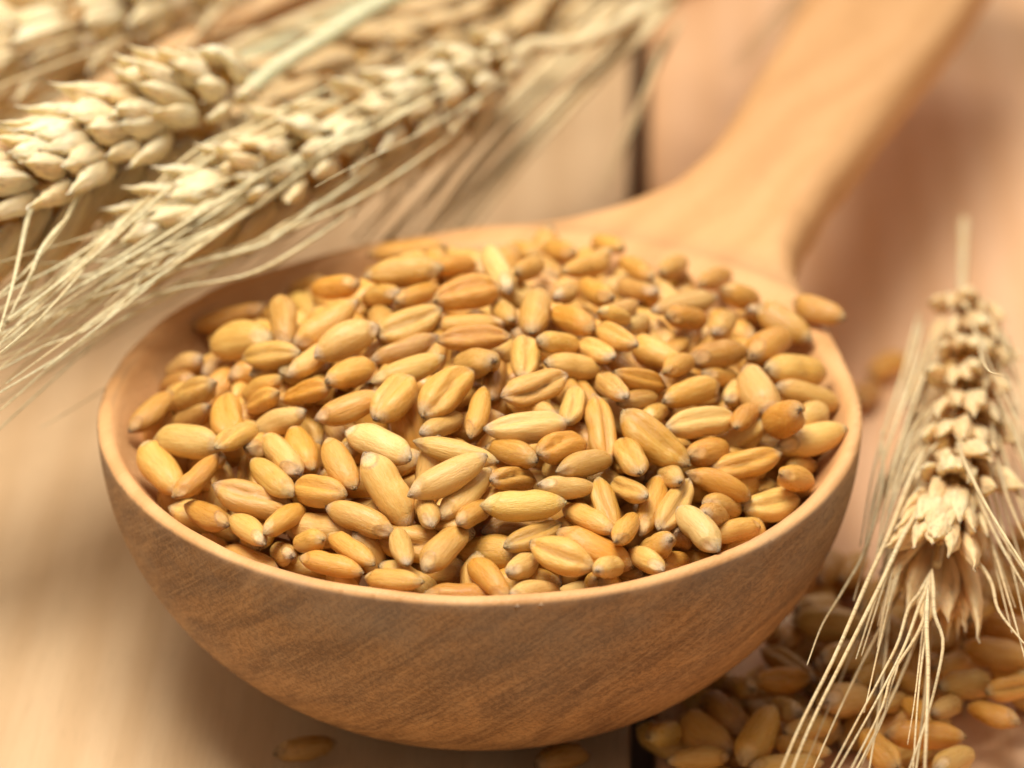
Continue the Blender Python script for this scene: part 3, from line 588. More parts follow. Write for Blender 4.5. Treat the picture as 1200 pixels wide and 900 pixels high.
-0.655 1.035 3.589 0.041 0.050 0.698 -0.714 0.673 0.287|H|d|golden level smooth grain, first from left in the twelfth row back from the front rim
-0.224 1.629 3.359 0.397 -0.190 0.034 -0.897 0.580 0.201|H|r|reddish level smooth grain, fourth from left in the twelfth row back from the front rim
0.149 1.192 3.542 0.600 0.059 -0.065 0.795 0.710 0.234|H|p|pale left-rising smooth grain, sixth from left in the twelfth row back from the front rim
-0.115 0.605 3.594 0.242 -0.945 -0.207 0.078 0.621 0.301|H|cr|reddish level creased grain, seventh from left in the eleventh row back from the front rim
-0.847 0.905 3.429 0.194 -0.413 -0.477 0.751 0.580 0.200|H|p|pale end-on smooth grain, fifth from left in the eleventh row back from the front rim
-0.532 0.831 3.475 0.903 -0.079 0.028 0.421 0.580 0.200|H|r|reddish right-rising smooth grain, sixth from left in the eleventh row back from the front rim
-0.588 0.221 3.502 0.012 -0.230 0.881 0.413 0.617 0.298|H|c|golden right-rising creased grain, fifth from left in the tenth row back from the front rim
-0.085 0.352 3.432 0.074 -0.032 0.100 -0.992 0.620 0.200|H|d|golden level smooth grain, seventh from left in the tenth row back from the front rim
-0.046 -0.065 3.518 0.371 -0.926 -0.064 0.032 0.627 0.243|H|cr|reddish level creased grain, eighth from left in the tenth row back from the front rim
-0.615 -0.001 3.382 0.208 -0.062 0.658 -0.721 0.605 0.200|H|d|golden right-rising smooth grain, fourth from left in the tenth row back from the front rim
-0.582 -0.455 3.421 0.944 0.258 -0.040 0.202 0.643 0.249|H|g|golden right-rising smooth grain, sixth from left in the ninth row back from the front rim
-0.016 -0.415 3.461 0.872 -0.007 -0.267 -0.411 0.580 0.275|H|ek|darker end-on grain, seventh from left in the ninth row back from the front rim
0.379 -0.309 3.455 0.077 0.692 -0.695 -0.178 0.599 0.259|H|cg|golden end-on creased grain, ninth from left in the ninth row back from the front rim
0.471 0.405 3.532 0.662 0.107 -0.063 -0.739 0.710 0.264|H|d|golden end-on smooth grain, tenth from left in the eleventh row back from the front rim
0.777 0.372 3.464 0.719 0.541 -0.316 -0.300 0.580 0.247|H|r|reddish left-rising smooth grain, thirteenth from left in the tenth row back from the front rim
0.664 -0.078 3.472 0.421 -0.179 -0.161 -0.875 0.580 0.226|H|d|golden end-on grain, twelfth from left in the tenth row back from the front rim
0.963 0.022 3.356 0.041 -0.867 0.481 -0.121 0.580 0.219|H|cp|pale end-on grain, eleventh from left in the ninth row back from the front rim
0.782 -0.251 3.351 0.217 -0.201 0.066 -0.953 0.580 0.226|H|d|golden level smooth grain, tenth from left in the ninth row back from the front rim
0.457 -0.698 3.390 0.492 -0.825 -0.246 0.132 0.640 0.256|H|c|golden level creased grain, eleventh from left in the eighth row back from the front rim
-0.685 -0.810 3.349 0.090 -0.494 0.861 0.080 0.580 0.315|H|c|golden right-rising creased grain, seventh from left in the eighth row back from the front rim
-0.262 -0.836 3.423 0.064 0.446 -0.817 -0.360 0.673 0.332|H|c|golden right-rising creased grain, eighth from left in the eighth row back from the front rim
0.430 -0.731 3.215 0.267 -0.260 -0.554 0.745 0.580 0.200|H|p|pale left-rising smooth grain, tenth from left in the eighth row back from the front rim
0.390 -1.161 3.269 0.029 0.097 -0.980 -0.173 0.695 0.279|H|cp|pale level creased grain, twelfth from left in the seventh row back from the front rim
-0.003 -1.004 3.331 0.727 -0.235 -0.352 0.540 0.616 0.200|H|r|reddish upright smooth grain, eleventh from left in the seventh row back from the front rim
0.131 -0.392 3.300 0.650 -0.216 0.293 -0.667 0.580 0.208|H|k|darker end-on smooth grain, eighth from left in the ninth row back from the front rim
0.767 -0.773 3.258 0.054 -0.757 -0.652 0.010 0.580 0.200|H|c|golden end-on creased grain, twelfth from left in the eighth row back from the front rim
0.992 -0.998 3.163 0.015 -0.749 0.601 0.280 0.710 0.246|H|c|golden upright creased grain, fifteenth from left in the sixth row back from the front rim
0.200 0.611 3.423 0.790 -0.016 -0.105 -0.603 0.580 0.200|H|g|golden end-on smooth grain, eighth from left in the eleventh row back from the front rim
0.421 1.333 3.479 0.360 -0.423 0.448 -0.701 0.580 0.200|H|r|reddish end-on smooth grain, ninth from left in the twelfth row back from the front rim
0.918 1.626 3.345 0.395 -0.151 0.037 -0.905 0.669 0.200|H|r|reddish level smooth grain, thirteenth from left in the twelfth row back from the front rim
0.997 1.000 3.413 0.374 -0.351 -0.452 0.730 0.580 0.216|H|r|reddish end-on smooth grain, thirteenth from left in the eleventh row back from the front rim
0.729 0.865 3.470 0.779 -0.139 0.091 0.605 0.580 0.200|H|p|pale end-on grain, twelfth from left in the eleventh row back from the front rim
1.137 0.443 3.466 0.847 -0.130 0.221 0.467 0.580 0.200|H|d|golden end-on grain, fourteenth from left in the tenth row back from the front rim
1.023 0.403 3.340 0.499 -0.042 0.130 0.856 0.580 0.200|h|d|golden wheat grain
0.366 3.019 2.817 0.432 -0.347 -0.228 0.801 0.710 0.200|H|r|reddish end-on smooth grain, eighth from left in the twelfth row back from the front rim
0.699 2.596 3.035 0.321 -0.383 -0.444 0.743 0.580 0.200|H|r|reddish end-on smooth grain, twelfth from left in the twelfth row back from the front rim
1.138 2.734 3.034 0.793 -0.223 -0.038 -0.566 0.710 0.200|H|r|reddish end-on grain, fifteenth from left in the twelfth row back from the front rim
1.376 1.856 3.219 0.502 0.067 0.205 0.838 0.580 0.203|H|r|reddish end-on grain, sixteenth from left in the twelfth row back from the front rim
1.709 2.217 3.050 0.371 -0.441 0.451 -0.681 0.710 0.200|H|r|reddish end-on smooth grain, eighteenth from left in the eleventh row back from the front rim
2.093 2.241 2.925 0.389 -0.356 0.358 -0.771 0.710 0.200|H|r|reddish end-on smooth grain, twentieth from left in the eleventh row back from the front rim
2.295 1.744 3.002 0.899 -0.000 0.280 0.335 0.580 0.240|H|r|reddish level grain, twentieth from left in the tenth row back from the front rim
1.383 1.730 3.088 0.328 -0.317 -0.412 0.789 0.580 0.200|H|p|pale level smooth grain, sixteenth from left in the eleventh row back from the front rim
1.201 0.763 3.357 0.700 0.525 0.369 0.312 0.580 0.200|H|d|golden end-on smooth grain, fifteenth from left in the eleventh row back from the front rim
1.768 1.130 3.234 0.290 0.010 -0.181 -0.940 0.710 0.235|H|d|golden level grain, nineteenth from left in the tenth row back from the front rim
1.767 0.815 3.254 0.705 0.571 0.402 0.124 0.580 0.200|H|r|reddish level smooth grain, eighteenth from left in the tenth row back from the front rim
1.309 0.789 3.203 0.760 0.397 0.372 0.355 0.580 0.200|H|p|pale end-on smooth grain, sixteenth from left in the tenth row back from the front rim
1.151 0.041 3.473 0.146 0.457 0.867 0.137 0.580 0.210|H|c|golden left-rising creased grain, fifteenth from left in the tenth row back from the front rim
1.479 0.222 3.240 0.932 -0.042 0.040 -0.358 0.580 0.263|H|d|golden left-rising smooth grain, fourteenth from left in the ninth row back from the front rim
2.089 0.890 3.155 0.683 0.438 0.393 0.433 0.580 0.216|H|p|pale end-on smooth grain, seventeenth from left in the ninth row back from the front rim
2.445 1.730 2.826 0.814 0.007 0.328 0.479 0.580 0.200|H|p|pale end-on grain, nineteenth from left in the ninth row back from the front rim
2.658 1.418 2.899 0.812 0.470 -0.039 -0.343 0.590 0.275|H|d|golden left-rising smooth grain, twentieth from left in the ninth row back from the front rim
2.980 1.668 2.900 0.784 0.501 -0.227 -0.288 0.580 0.240|H|rkd|reddish brown wheat grain lying alone on the right back rim beside the handle
2.014 0.311 3.164 0.832 0.419 0.247 0.267 0.710 0.265|H|k|darker level smooth grain, eighteenth from left in the eighth row back from the front rim
2.469 0.695 3.059 0.863 0.023 0.077 0.499 0.710 0.287|H|r|reddish end-on smooth grain, twentieth from left in the eighth row back from the front rim
2.695 0.505 2.907 0.305 -0.148 -0.110 -0.934 0.710 0.321|H|d|golden level grain, twentieth from left in the seventh row back from the front rim
2.330 -0.100 3.034 0.667 0.456 -0.177 -0.562 0.611 0.332|H|d|golden left-rising smooth grain, nineteenth from left in the seventh row back from the front rim
1.329 -0.383 3.286 0.303 0.145 -0.901 -0.273 0.580 0.207|H|cr|reddish level creased grain, sixteenth from left in the eighth row back from the front rim
1.302 -0.549 3.194 0.439 -0.137 -0.099 -0.883 0.580 0.200|H|d|golden end-on grain, fourteenth from left in the seventh row back from the front rim
1.655 -0.126 3.287 0.658 0.532 0.442 0.297 0.580 0.200|H|r|reddish end-on smooth grain, seventeenth from left in the eighth row back from the front rim
1.758 -0.376 3.171 0.214 -0.282 0.654 -0.669 0.637 0.242|H|d|golden level smooth grain, sixteenth from left in the seventh row back from the front rim
2.034 0.223 3.004 0.805 0.362 0.387 0.266 0.580 0.200|H|d|golden end-on smooth grain, nineteenth from left in the eighth row back from the front rim
2.142 0.036 2.943 0.730 0.327 0.363 0.479 0.580 0.202|H|p|pale end-on smooth grain, eighteenth from left in the seventh row back from the front rim
1.818 -0.741 3.083 0.235 -0.933 -0.240 0.131 0.710 0.266|H|cg|golden level creased grain, eighteenth from left in the sixth row back from the front rim
2.776 0.265 2.797 0.953 -0.116 0.212 0.183 0.679 0.267|H|d|golden level grain, twentieth from left in the sixth row back from the front rim
2.767 -0.115 2.785 0.861 -0.073 0.058 0.500 0.580 0.263|H|p|pale end-on grain, twentieth from left in the fifth row back from the front rim
2.527 -0.592 3.048 0.737 0.345 -0.530 -0.239 0.580 0.304|H|er|reddish end-on smooth grain, nineteenth from left in the fifth row back from the front rim
2.766 -0.431 2.761 0.872 0.414 0.118 0.233 0.710 0.287|H|d|golden level smooth grain, twentieth from left in the fourth row back from the front rim
1.098 -0.629 3.356 0.073 0.808 -0.583 0.034 0.580 0.200|H|cp|pale end-on grain, fifteenth from left in the eighth row back from the front rim
1.441 -0.533 3.050 0.798 -0.017 0.165 0.580 0.580 0.200|H|p|pale end-on grain, fifteenth from left in the seventh row back from the front rim
2.189 -0.581 3.047 0.571 -0.082 -0.041 -0.816 0.580 0.200|H|r|reddish end-on smooth grain, nineteenth from left in the sixth row back from the front rim
1.426 -1.141 3.143 0.138 -0.317 -0.887 -0.306 0.708 0.322|H|c|golden left-rising creased grain, sixteenth from left in the sixth row back from the front rim
-2.610 -0.871 2.730 0.844 0.170 -0.009 -0.509 0.710 0.293|H|g|golden left-rising smooth grain, first from left in the third row back from the front rim
-2.401 -0.765 2.917 0.709 0.638 -0.271 -0.133 0.710 0.276|H|d|golden level smooth grain, first from left in the fourth row back from the front rim
-2.243 -0.778 2.735 0.072 -0.453 -0.584 0.670 0.580 0.200|H|d|golden level smooth grain, second from left in the fourth row back from the front rim
-2.281 -1.286 2.882 0.784 0.421 0.082 0.449 0.580 0.200|H|r|reddish right-rising smooth grain, second from left in the third row back from the front rim
-1.813 -1.502 2.795 0.194 -0.964 0.176 0.049 0.711 0.294|H|c|golden left-rising creased grain, fourth from left in the third row back from the front rim
-2.186 -1.532 2.668 0.412 -0.065 -0.026 0.909 0.580 0.219|H|rd|reddish left-rising smooth grain, third from left in the second row back from the front rim
-1.831 -1.814 2.694 0.452 -0.177 -0.238 0.841 0.580 0.200|H|p|pale left-rising smooth grain, fourth from left in the second row back from the front rim
-1.977 -0.923 3.050 0.075 0.480 -0.874 -0.011 0.580 0.200|H|c|golden right-rising grain, third from left in the fifth row back from the front rim
-1.592 -1.122 2.987 0.454 -0.225 -0.461 0.729 0.643 0.256|H|p|pale left-rising smooth grain, fifth from left in the fifth row back from the front rim
-1.662 -1.408 2.946 0.445 0.114 0.119 0.880 0.610 0.236|H|d|golden left-rising smooth grain, fifth from left in the fourth row back from the front rim
-1.439 -0.995 2.985 0.806 0.116 0.016 -0.580 0.586 0.247|H|gr|reddish left-rising smooth grain, sixth from left in the fifth row back from the front rim
-1.107 -1.415 3.076 0.797 0.238 -0.016 -0.555 0.626 0.260|H|gr|reddish left-rising smooth grain, seventh from left in the fifth row back from the front rim
-1.264 -1.612 2.933 0.200 0.292 0.907 0.227 0.580 0.268|H|cr|reddish level creased grain, seventh from left in the fourth row back from the front rim
-2.290 -1.043 2.677 0.539 -0.298 0.085 0.783 0.580 0.200|h|d|golden wheat grain
-1.550 -1.808 2.783 0.866 -0.015 0.034 0.498 0.580 0.201|H|d|golden right-rising smooth grain, fifth from left in the third row back from the front rim
-1.332 -2.067 2.734 0.835 0.291 -0.398 -0.244 0.420 0.200|H|sr|reddish end-on smooth grain, sixth from left in the second row back from the front rim
-0.991 -2.226 2.760 0.909 0.015 0.006 -0.417 0.580 0.206|H|r|reddish left-rising smooth grain, seventh from left in the second row back from the front rim
-0.929 -1.947 2.866 0.229 -0.140 -0.633 0.726 0.645 0.241|H|d|golden left-rising smooth grain, seventh from left in the third row back from the front rim
-1.147 -2.347 2.692 0.870 0.429 -0.124 -0.209 0.580 0.200|H|r|reddish level smooth grain, fifth from left in the row along the front rim
-1.546 -1.869 2.506 0.548 -0.259 -0.011 0.795 0.580 0.200|H|p|pale end-on grain, third from left in the row along the front rim
-0.801 -1.280 3.182 0.908 0.284 -0.060 -0.301 0.656 0.269|H|gp|pale left-rising smooth grain, tenth from left in the sixth row back from the front rim
-0.715 -1.751 3.032 0.762 0.419 0.161 -0.467 0.710 0.325|H|gp|pale left-rising smooth grain, ninth from left in the fourth row back from the front rim
-0.233 -1.839 3.202 0.957 0.135 -0.121 0.226 0.710 0.282|H|d|golden right-rising smooth grain, tenth from left in the fifth row back from the front rim
-0.092 -1.822 3.032 0.884 0.177 -0.105 0.420 0.623 0.232|H|d|golden right-rising smooth grain, eleventh from left in the fourth row back from the front rim
-0.178 -1.467 3.213 0.633 0.757 -0.078 -0.139 0.710 0.218|H|d|golden level smooth grain, eleventh from left in the sixth row back from the front rim
0.271 -1.373 3.154 0.867 0.323 -0.211 -0.316 0.580 0.219|H|g|golden level smooth grain, twelfth from left in the sixth row back from the front rim
-0.287 -1.036 3.229 0.465 -0.005 -0.160 -0.871 0.580 0.204|H|p|pale right-rising grain, ninth from left in the seventh row back from the front rim
0.670 -1.366 3.192 0.176 0.369 -0.904 -0.122 0.580 0.252|H|cr|reddish level creased grain, thirteenth from left in the sixth row back from the front rim
0.855 -1.470 3.103 0.709 0.625 0.265 0.192 0.580 0.219|H|d|golden level smooth grain, thirteenth from left in the fifth row back from the front rim
0.279 -1.619 3.045 0.318 0.300 -0.863 -0.255 0.580 0.200|H|c|golden level creased grain, eleventh from left in the fifth row back from the front rim
0.361 -1.955 3.011 0.997 0.055 0.015 0.060 0.682 0.273|H|d|golden level smooth grain, twelfth from left in the fourth row back from the front rim
0.714 -1.753 3.056 0.920 0.239 0.227 0.213 0.580 0.200|H|dp|pale level smooth grain, thirteenth from left in the fourth row back from the front rim
-0.405 -1.958 2.951 0.523 -0.352 -0.352 0.692 0.580 0.200|H|p|pale end-on smooth grain, tenth from left in the fourth row back from the front rim
-0.349 -1.697 2.649 0.938 -0.007 0.086 0.334 0.580 0.200|h|d|golden wheat grain
-0.041 -2.014 2.957 0.822 -0.120 0.048 0.554 0.580 0.200|H|d|golden end-on grain, ninth from left in the third row back from the front rim
-0.592 -2.272 2.808 0.761 -0.009 -0.013 -0.648 0.580 0.200|H|p|pale end-on smooth grain, ninth from left in the second row back from the front rim
-0.263 -2.324 2.821 0.871 0.130 -0.051 0.471 0.580 0.256|H|d|golden right-rising smooth grain, eleventh from left in the second row back from the front rim
0.092 -2.581 2.704 0.403 -0.282 -0.552 0.673 0.580 0.212|H|r|reddish left-rising smooth grain, eleventh from left in the row along the front rim
0.444 -2.105 2.808 0.095 0.324 -0.900 -0.275 0.580 0.215|H|c|golden right-rising creased grain, eleventh from left in the third row back from the front rim
0.661 -2.476 2.848 0.086 0.261 0.856 0.437 0.580 0.294|H|cr|reddish left-rising creased grain, fourteenth from left in the second row back from the front rim
0.920 -2.128 2.704 0.974 -0.065 0.181 -0.123 0.679 0.297|H|rd|reddish left-rising smooth grain, fifteenth from left in the second row back from the front rim
0.878 -1.916 2.856 0.745 0.531 -0.254 -0.314 0.580 0.200|H|d|golden left-rising smooth grain, twelfth from left in the third row back from the front rim
1.025 -1.780 2.888 0.283 -0.733 0.616 0.057 0.580 0.216|H|c|golden upright creased grain, fourteenth from left in the fourth row back from the front rim
-0.648 -2.661 2.741 0.948 0.070 -0.153 -0.272 0.580 0.200|H|r|reddish level smooth grain, sixth from left in the row along the front rim
-0.116 -2.605 2.574 0.906 0.422 -0.009 -0.015 0.616 0.200|H|rd|reddish level smooth grain, ninth from left in the row along the front rim
0.443 -2.595 2.584 0.618 0.691 0.363 0.097 0.580 0.200|H|rp|reddish level smooth grain, twelfth from left in the row along the front rim
1.022 -2.488 2.749 0.550 -0.156 -0.148 -0.807 0.580 0.200|H|p|pale end-on grain, fifteenth from left in the row along the front rim
0.349 -2.383 2.701 0.771 0.306 0.351 0.435 0.580 0.200|H|p|pale end-on smooth grain, thirteenth from left in the second row back from the front rim
1.233 -1.346 3.105 0.109 -0.770 0.623 -0.086 0.580 0.237|H|c|golden end-on creased grain, fifteenth from left in the fifth row back from the front rim
1.870 -1.021 2.970 0.812 0.375 0.312 0.321 0.580 0.256|H|gr|reddish level smooth grain, seventeenth from left in the fifth row back from the front rim
2.175 -1.001 2.846 0.333 -0.905 -0.239 0.115 0.710 0.265|H|c|golden level creased grain, eighteenth from left in the fourth row back from the front rim
1.944 -1.351 2.851 0.685 0.698 0.142 -0.150 0.580 0.220|H|r|reddish left-rising smooth grain, seventeenth from left in the fourth row back from the front rim
2.387 -1.216 2.579 0.298 -0.907 -0.248 0.168 0.580 0.289|H|cg|golden level creased grain, twentieth from left in the second row back from the front rim
2.590 -1.120 2.772 0.758 0.426 0.453 0.198 0.580 0.223|H|r|reddish end-on smooth grain, nineteenth from left in the third row back from the front rim
2.694 -0.508 2.536 0.504 -0.235 -0.071 -0.828 0.580 0.200|H|r|reddish end-on grain, twentieth from left in the third row back from the front rim
1.387 -1.672 2.837 0.779 0.156 -0.082 0.602 0.651 0.217|H|d|golden upright smooth grain, fourteenth from left in the third row back from the front rim
1.577 -1.688 2.850 0.091 0.534 -0.768 -0.341 0.641 0.234|H|c|golden right-rising creased grain, fifteenth from left in the third row back from the front rim
1.750 -2.036 2.834 0.430 -0.226 -0.570 0.663 0.580 0.250|H|p|pale left-rising smooth grain, eighteenth from left in the second row back from the front rim
1.973 -1.457 2.710 0.814 0.357 0.384 0.250 0.580 0.200|H|d|golden end-on smooth grain, seventeenth from left in the third row back from the front rim
2.059 -1.738 2.638 0.319 -0.192 0.247 -0.895 0.580 0.201|H|r|reddish level smooth grain, nineteenth from left in the second row back from the front rim
1.173 -2.046 2.838 0.637 0.504 0.417 0.408 0.580 0.200|H|r|reddish end-on smooth grain, thirteenth from left in the third row back from the front rim
1.415 -2.062 2.678 0.817 0.114 -0.442 -0.351 0.580 0.248|H|ep|pale end-on grain, sixteenth from left in the second row back from the front rim
1.564 -2.026 2.511 0.594 0.594 0.508 0.192 0.580 0.200|H|r|reddish end-on smooth grain, eighteenth from left in the row along the front rim
1.216 -1.629 2.956 0.271 -0.800 0.441 -0.303 0.580 0.200|H|c|golden end-on creased grain, fifteenth from left in the fourth row back from the front rim
1.332 -2.262 2.679 0.439 -0.299 -0.293 0.795 0.580 0.200|H|p|pale end-on smooth grain, seventeenth from left in the row along the front rim
1.888 -1.750 2.780 0.214 -0.540 0.446 -0.681 0.580 0.200|H|d|golden end-on smooth grain, sixteenth from left in the third row back from the front rim
1.555 -1.376 2.941 0.737 0.233 -0.381 -0.508 0.580 0.200|H|d|golden end-on grain, sixteenth from left in the fourth row back from the front rim
3.987 -0.405 0.131 0.112 0.922 0.372 -0.008 0.623 0.293|p||golden wheat grain
4.302 -0.072 0.145 0.278 -0.259 -0.670 0.638 0.597 0.290|p||golden wheat grain
4.676 1.862 0.155 0.687 0.383 -0.280 -0.550 0.688 0.311|P||golden end-on smooth grain, seventh from left in the farthest row of the spilled pile
3.211 -0.578 0.136 0.002 -0.123 -0.979 0.159 0.678 0.316|p||golden wheat grain
1.999 -0.405 0.121 0.161 -0.973 0.165 0.001 0.610 0.275|p||golden wheat grain
2.477 -1.554 0.123 0.770 0.006 0.012 -0.638 0.682 0.305|p||golden wheat grain
1.929 -1.483 0.129 0.081 0.942 -0.318 -0.074 0.683 0.290|p||golden wheat grain
3.879 -1.444 0.116 0.966 -0.006 0.012 0.258 0.650 0.285|p||golden wheat grain
3.984 1.214 0.153 0.003 0.051 -0.488 0.871 0.677 0.297|p||golden wheat grain
3.683 1.422 0.138 0.017 -0.292 0.950 0.111 0.659 0.311|P||golden right-rising creased grain, fifth from left in the farthest row of the spilled pile
4.982 1.441 0.121 0.958 -0.009 0.015 0.287 0.640 0.297|p||golden wheat grain
2.218 -0.825 0.154 0.359 0.376 0.578 0.630 0.625 0.300|p||golden wheat grain
2.081 -1.079 0.136 0.374 -0.843 0.365 -0.126 0.613 0.294|P||golden left-rising creased grain, fifth from left in the nearest row of the spilled pile
4.613 1.209 0.305 0.457 -0.186 0.286 -0.822 0.661 0.273|P||golden right-rising smooth grain, sixth from left in the farthest row of the spilled pile
4.487 1.531 0.139 0.150 -0.830 0.534 -0.060 0.637 0.324|p||golden wheat grain
3.471 -0.218 0.320 0.651 0.047 -0.205 -0.730 0.592 0.312|p||golden wheat grain
3.593 -1.027 0.333 0.156 -0.203 0.944 -0.207 0.642 0.312|P||golden right-rising grain, eighth from left in the second nearest row of the spilled pile
4.044 0.640 0.160 0.102 0.260 0.643 0.713 0.679 0.272|p||golden wheat grain
3.688 -1.216 0.139 0.142 -0.941 -0.297 0.076 0.669 0.324|P||golden right-rising creased grain, tenth from left in the nearest row of the spilled pile
4.851 -0.229 0.128 0.941 -0.008 0.014 0.338 0.592 0.317|p||golden wheat grain
3.651 0.149 0.128 0.090 0.785 0.611 0.049 0.642 0.286|p||golden wheat grain
1.565 -0.972 0.120 0.915 -0.005 -0.005 -0.403 0.631 0.295|P||golden left-rising smooth grain, first from left in the nearest row of the spilled pile
2.829 -0.800 0.164 0.237 -0.239 -0.417 0.844 0.675 0.311|P||golden level smooth grain, fifth from left in the second nearest row of the spilled pile
3.617 0.678 0.129 0.083 0.952 -0.285 -0.075 0.628 0.290|p||golden wheat grain
4.337 0.325 0.128 0.070 -0.234 0.960 -0.136 0.636 0.294|p||golden wheat grain
3.348 0.498 0.138 0.035 -0.161 -0.905 0.393 0.596 0.300|p||golden wheat grain
5.049 2.240 0.177 0.395 -0.888 0.003 -0.235 0.596 0.272|P||golden level creased grain, eighth from left in the farthest row of the spilled pile
3.224 1.609 0.153 0.869 -0.471 0.065 -0.139 0.688 0.308|P||golden level grain, third from left in the farthest row of the spilled pile
3.767 -0.162 0.242 0.166 0.613 -0.422 -0.647 0.683 0.272|P||golden upright grain, eighth from left in the middle row of the spilled pile
3.674 0.983 0.128 0.224 0.007 -0.005 0.974 0.598 0.319|P||golden level smooth grain, sixth from left in the fourth row of the spilled pile
3.310 -0.860 0.229 0.810 0.446 -0.178 0.336 0.651 0.323|P||golden right-rising smooth grain, seventh from left in the second nearest row of the spilled pile
2.796 0.374 0.130 0.211 0.016 0.007 -0.977 0.581 0.325|P||golden level smooth grain, third from left in the fourth row of the spilled pile
2.475 -0.763 0.149 0.506 -0.705 0.422 -0.261 0.681 0.290|P||golden left-rising creased grain, second from left in the second nearest row of the spilled pile
2.572 -0.424 0.123 0.055 0.127 0.986 0.095 0.674 0.274|P||golden level creased grain, second from left in the middle row of the spilled pile
5.051 1.853 0.140 0.003 0.453 -0.885 -0.112 0.647 0.317|P||golden right-rising creased grain, ninth from left in the farthest row of the spilled pile
3.739 -0.841 0.150 0.054 -0.098 0.964 0.241 0.609 0.311|p||golden wheat grain
3.068 0.137 0.153 0.492 -0.254 0.402 -0.729 0.594 0.310|p||golden wheat grain
4.333 1.037 0.144 0.354 0.158 -0.464 -0.797 0.608 0.283|p||golden wheat grain
3.472 -1.645 0.172 0.295 0.403 0.544 0.674 0.655 0.313|p||golden wheat grain
4.642 -0.186 0.324 0.327 0.217 -0.350 -0.850 0.608 0.319|p||golden wheat grain
2.422 -0.060 0.112 0.389 -0.006 0.001 -0.921 0.699 0.273|p||golden wheat grain
3.941 0.080 0.149 0.650 0.365 -0.303 -0.593 0.600 0.296|p||golden wheat grain
4.506 0.673 0.140 0.092 0.983 -0.149 -0.063 0.675 0.316|p||golden wheat grain
4.766 0.966 0.174 0.570 0.419 0.580 0.404 0.594 0.318|p||golden wheat grain
3.593 -0.501 0.185 0.666 -0.506 0.076 -0.543 0.588 0.284|p||golden wheat grain
3.127 -0.277 0.156 0.402 0.912 -0.003 -0.082 0.652 0.319|P||golden level smooth grain, fourth from left in the middle row of the spilled pile
5.255 2.396 0.144 0.270 -0.136 -0.455 0.838 0.632 0.289|p||golden wheat grain
2.032 -0.091 0.173 0.873 0.145 -0.233 -0.403 0.673 0.277|p||golden wheat grain
2.595 -0.519 0.441 0.161 0.151 -0.924 -0.313 0.580 0.257|P|cr|reddish level creased grain, third from left in the middle row of the spilled pile
2.687 -0.118 0.339 0.059 -0.902 0.428 -0.028 0.691 0.223|P|cp|pale left-rising creased grain, first from left in the fourth row of the spilled pile
2.077 -0.880 0.340 0.814 -0.268 0.161 -0.489 0.660 0.310|P|k|darker left-rising grain, first from left in the second nearest row of the spilled pile
1.908 -1.144 0.294 0.844 0.297 -0.148 -0.421 0.677 0.326|P|g|golden left-rising smooth grain, fourth from left in the nearest row of the spilled pile
2.341 -1.385 0.453 0.817 0.218 -0.012 0.534 0.710 0.304|P|g|golden right-rising smooth grain, sixth from left in the nearest row of the spilled pile
2.593 -0.972 0.438 0.537 -0.154 0.090 0.824 0.580 0.217|P|p|pale end-on grain, third from left in the second nearest row of the spilled pile
1.555 -1.252 0.370 0.470 -0.212 -0.057 -0.855 0.580 0.235|P|d|golden end-on grain, second from left in the nearest row of the spilled pile
1.833 -1.544 0.329 0.106 -0.158 0.535 -0.823 0.580 0.200|P|d|golden level smooth grain, third from left in the nearest row of the spilled pile
2.553 -1.723 0.381 0.944 0.330 0.010 0.029 0.622 0.200|P|d|golden level smooth grain, seventh from left in the nearest row of the spilled pile
2.679 -1.535 0.433 0.910 0.293 -0.159 -0.244 0.580 0.200|P|gr|reddish level smooth grain, eighth from left in the nearest row of the spilled pile
2.802 -1.269 0.464 0.265 -0.063 0.042 -0.961 0.580 0.200|P|d|golden level smooth grain, fourth from left in the second nearest row of the spilled pile
3.070 -0.877 0.447 0.930 0.050 0.174 0.321 0.580 0.299|p|d|golden wheat grain
3.156 -0.483 0.662 0.226 -0.143 0.072 -0.961 0.580 0.295|P|p|pale level smooth grain, fifth from left in the fourth row of the spilled pile
3.081 0.271 0.501 0.103 -0.081 -0.664 0.736 0.687 0.357|P|d|golden level smooth grain, fourth from left in the fourth row of the spilled pile
2.236 -0.559 0.399 0.559 -0.109 0.186 0.800 0.580 0.222|P|d|golden end-on grain, first from left in the middle row of the spilled pile
2.748 0.352 0.351 0.728 0.387 0.346 0.448 0.580 0.227|P|r|reddish end-on smooth grain, second from left in the fourth row of the spilled pile
3.037 1.306 0.204 0.413 -0.381 -0.431 0.706 0.580 0.291|p|p|golden wheat grain
3.369 1.490 0.345 0.529 -0.136 0.117 -0.830 0.580 0.234|P|d|golden end-on smooth grain, fourth from left in the farthest row of the spilled pile
3.108 -1.079 0.610 0.924 0.188 0.198 0.266 0.580 0.298|P|d|golden level smooth grain, sixth from left in the second nearest row of the spilled pile
3.722 -1.522 0.544 0.998 -0.058 0.002 -0.028 0.669 0.267|P|r|reddish level smooth grain, eleventh from left in the nearest row of the spilled pile
3.322 -1.683 0.503 0.016 0.837 -0.547 -0.011 0.618 0.257|P|cr|reddish end-on creased grain, ninth from left in the nearest row of the spilled pile
3.923 -1.190 0.601 0.506 -0.062 -0.207 -0.835 0.580 0.200|P|d|golden end-on grain, eleventh from left in the second nearest row of the spilled pile
4.129 -0.845 0.603 0.081 -0.267 0.681 -0.677 0.580 0.263|P|d|golden level smooth grain, tenth from left in the middle row of the spilled pile
4.458 -0.467 0.673 0.154 -0.010 -0.274 0.949 0.673 0.275|P|r|reddish level smooth grain, tenth from left in the fourth row of the spilled pile
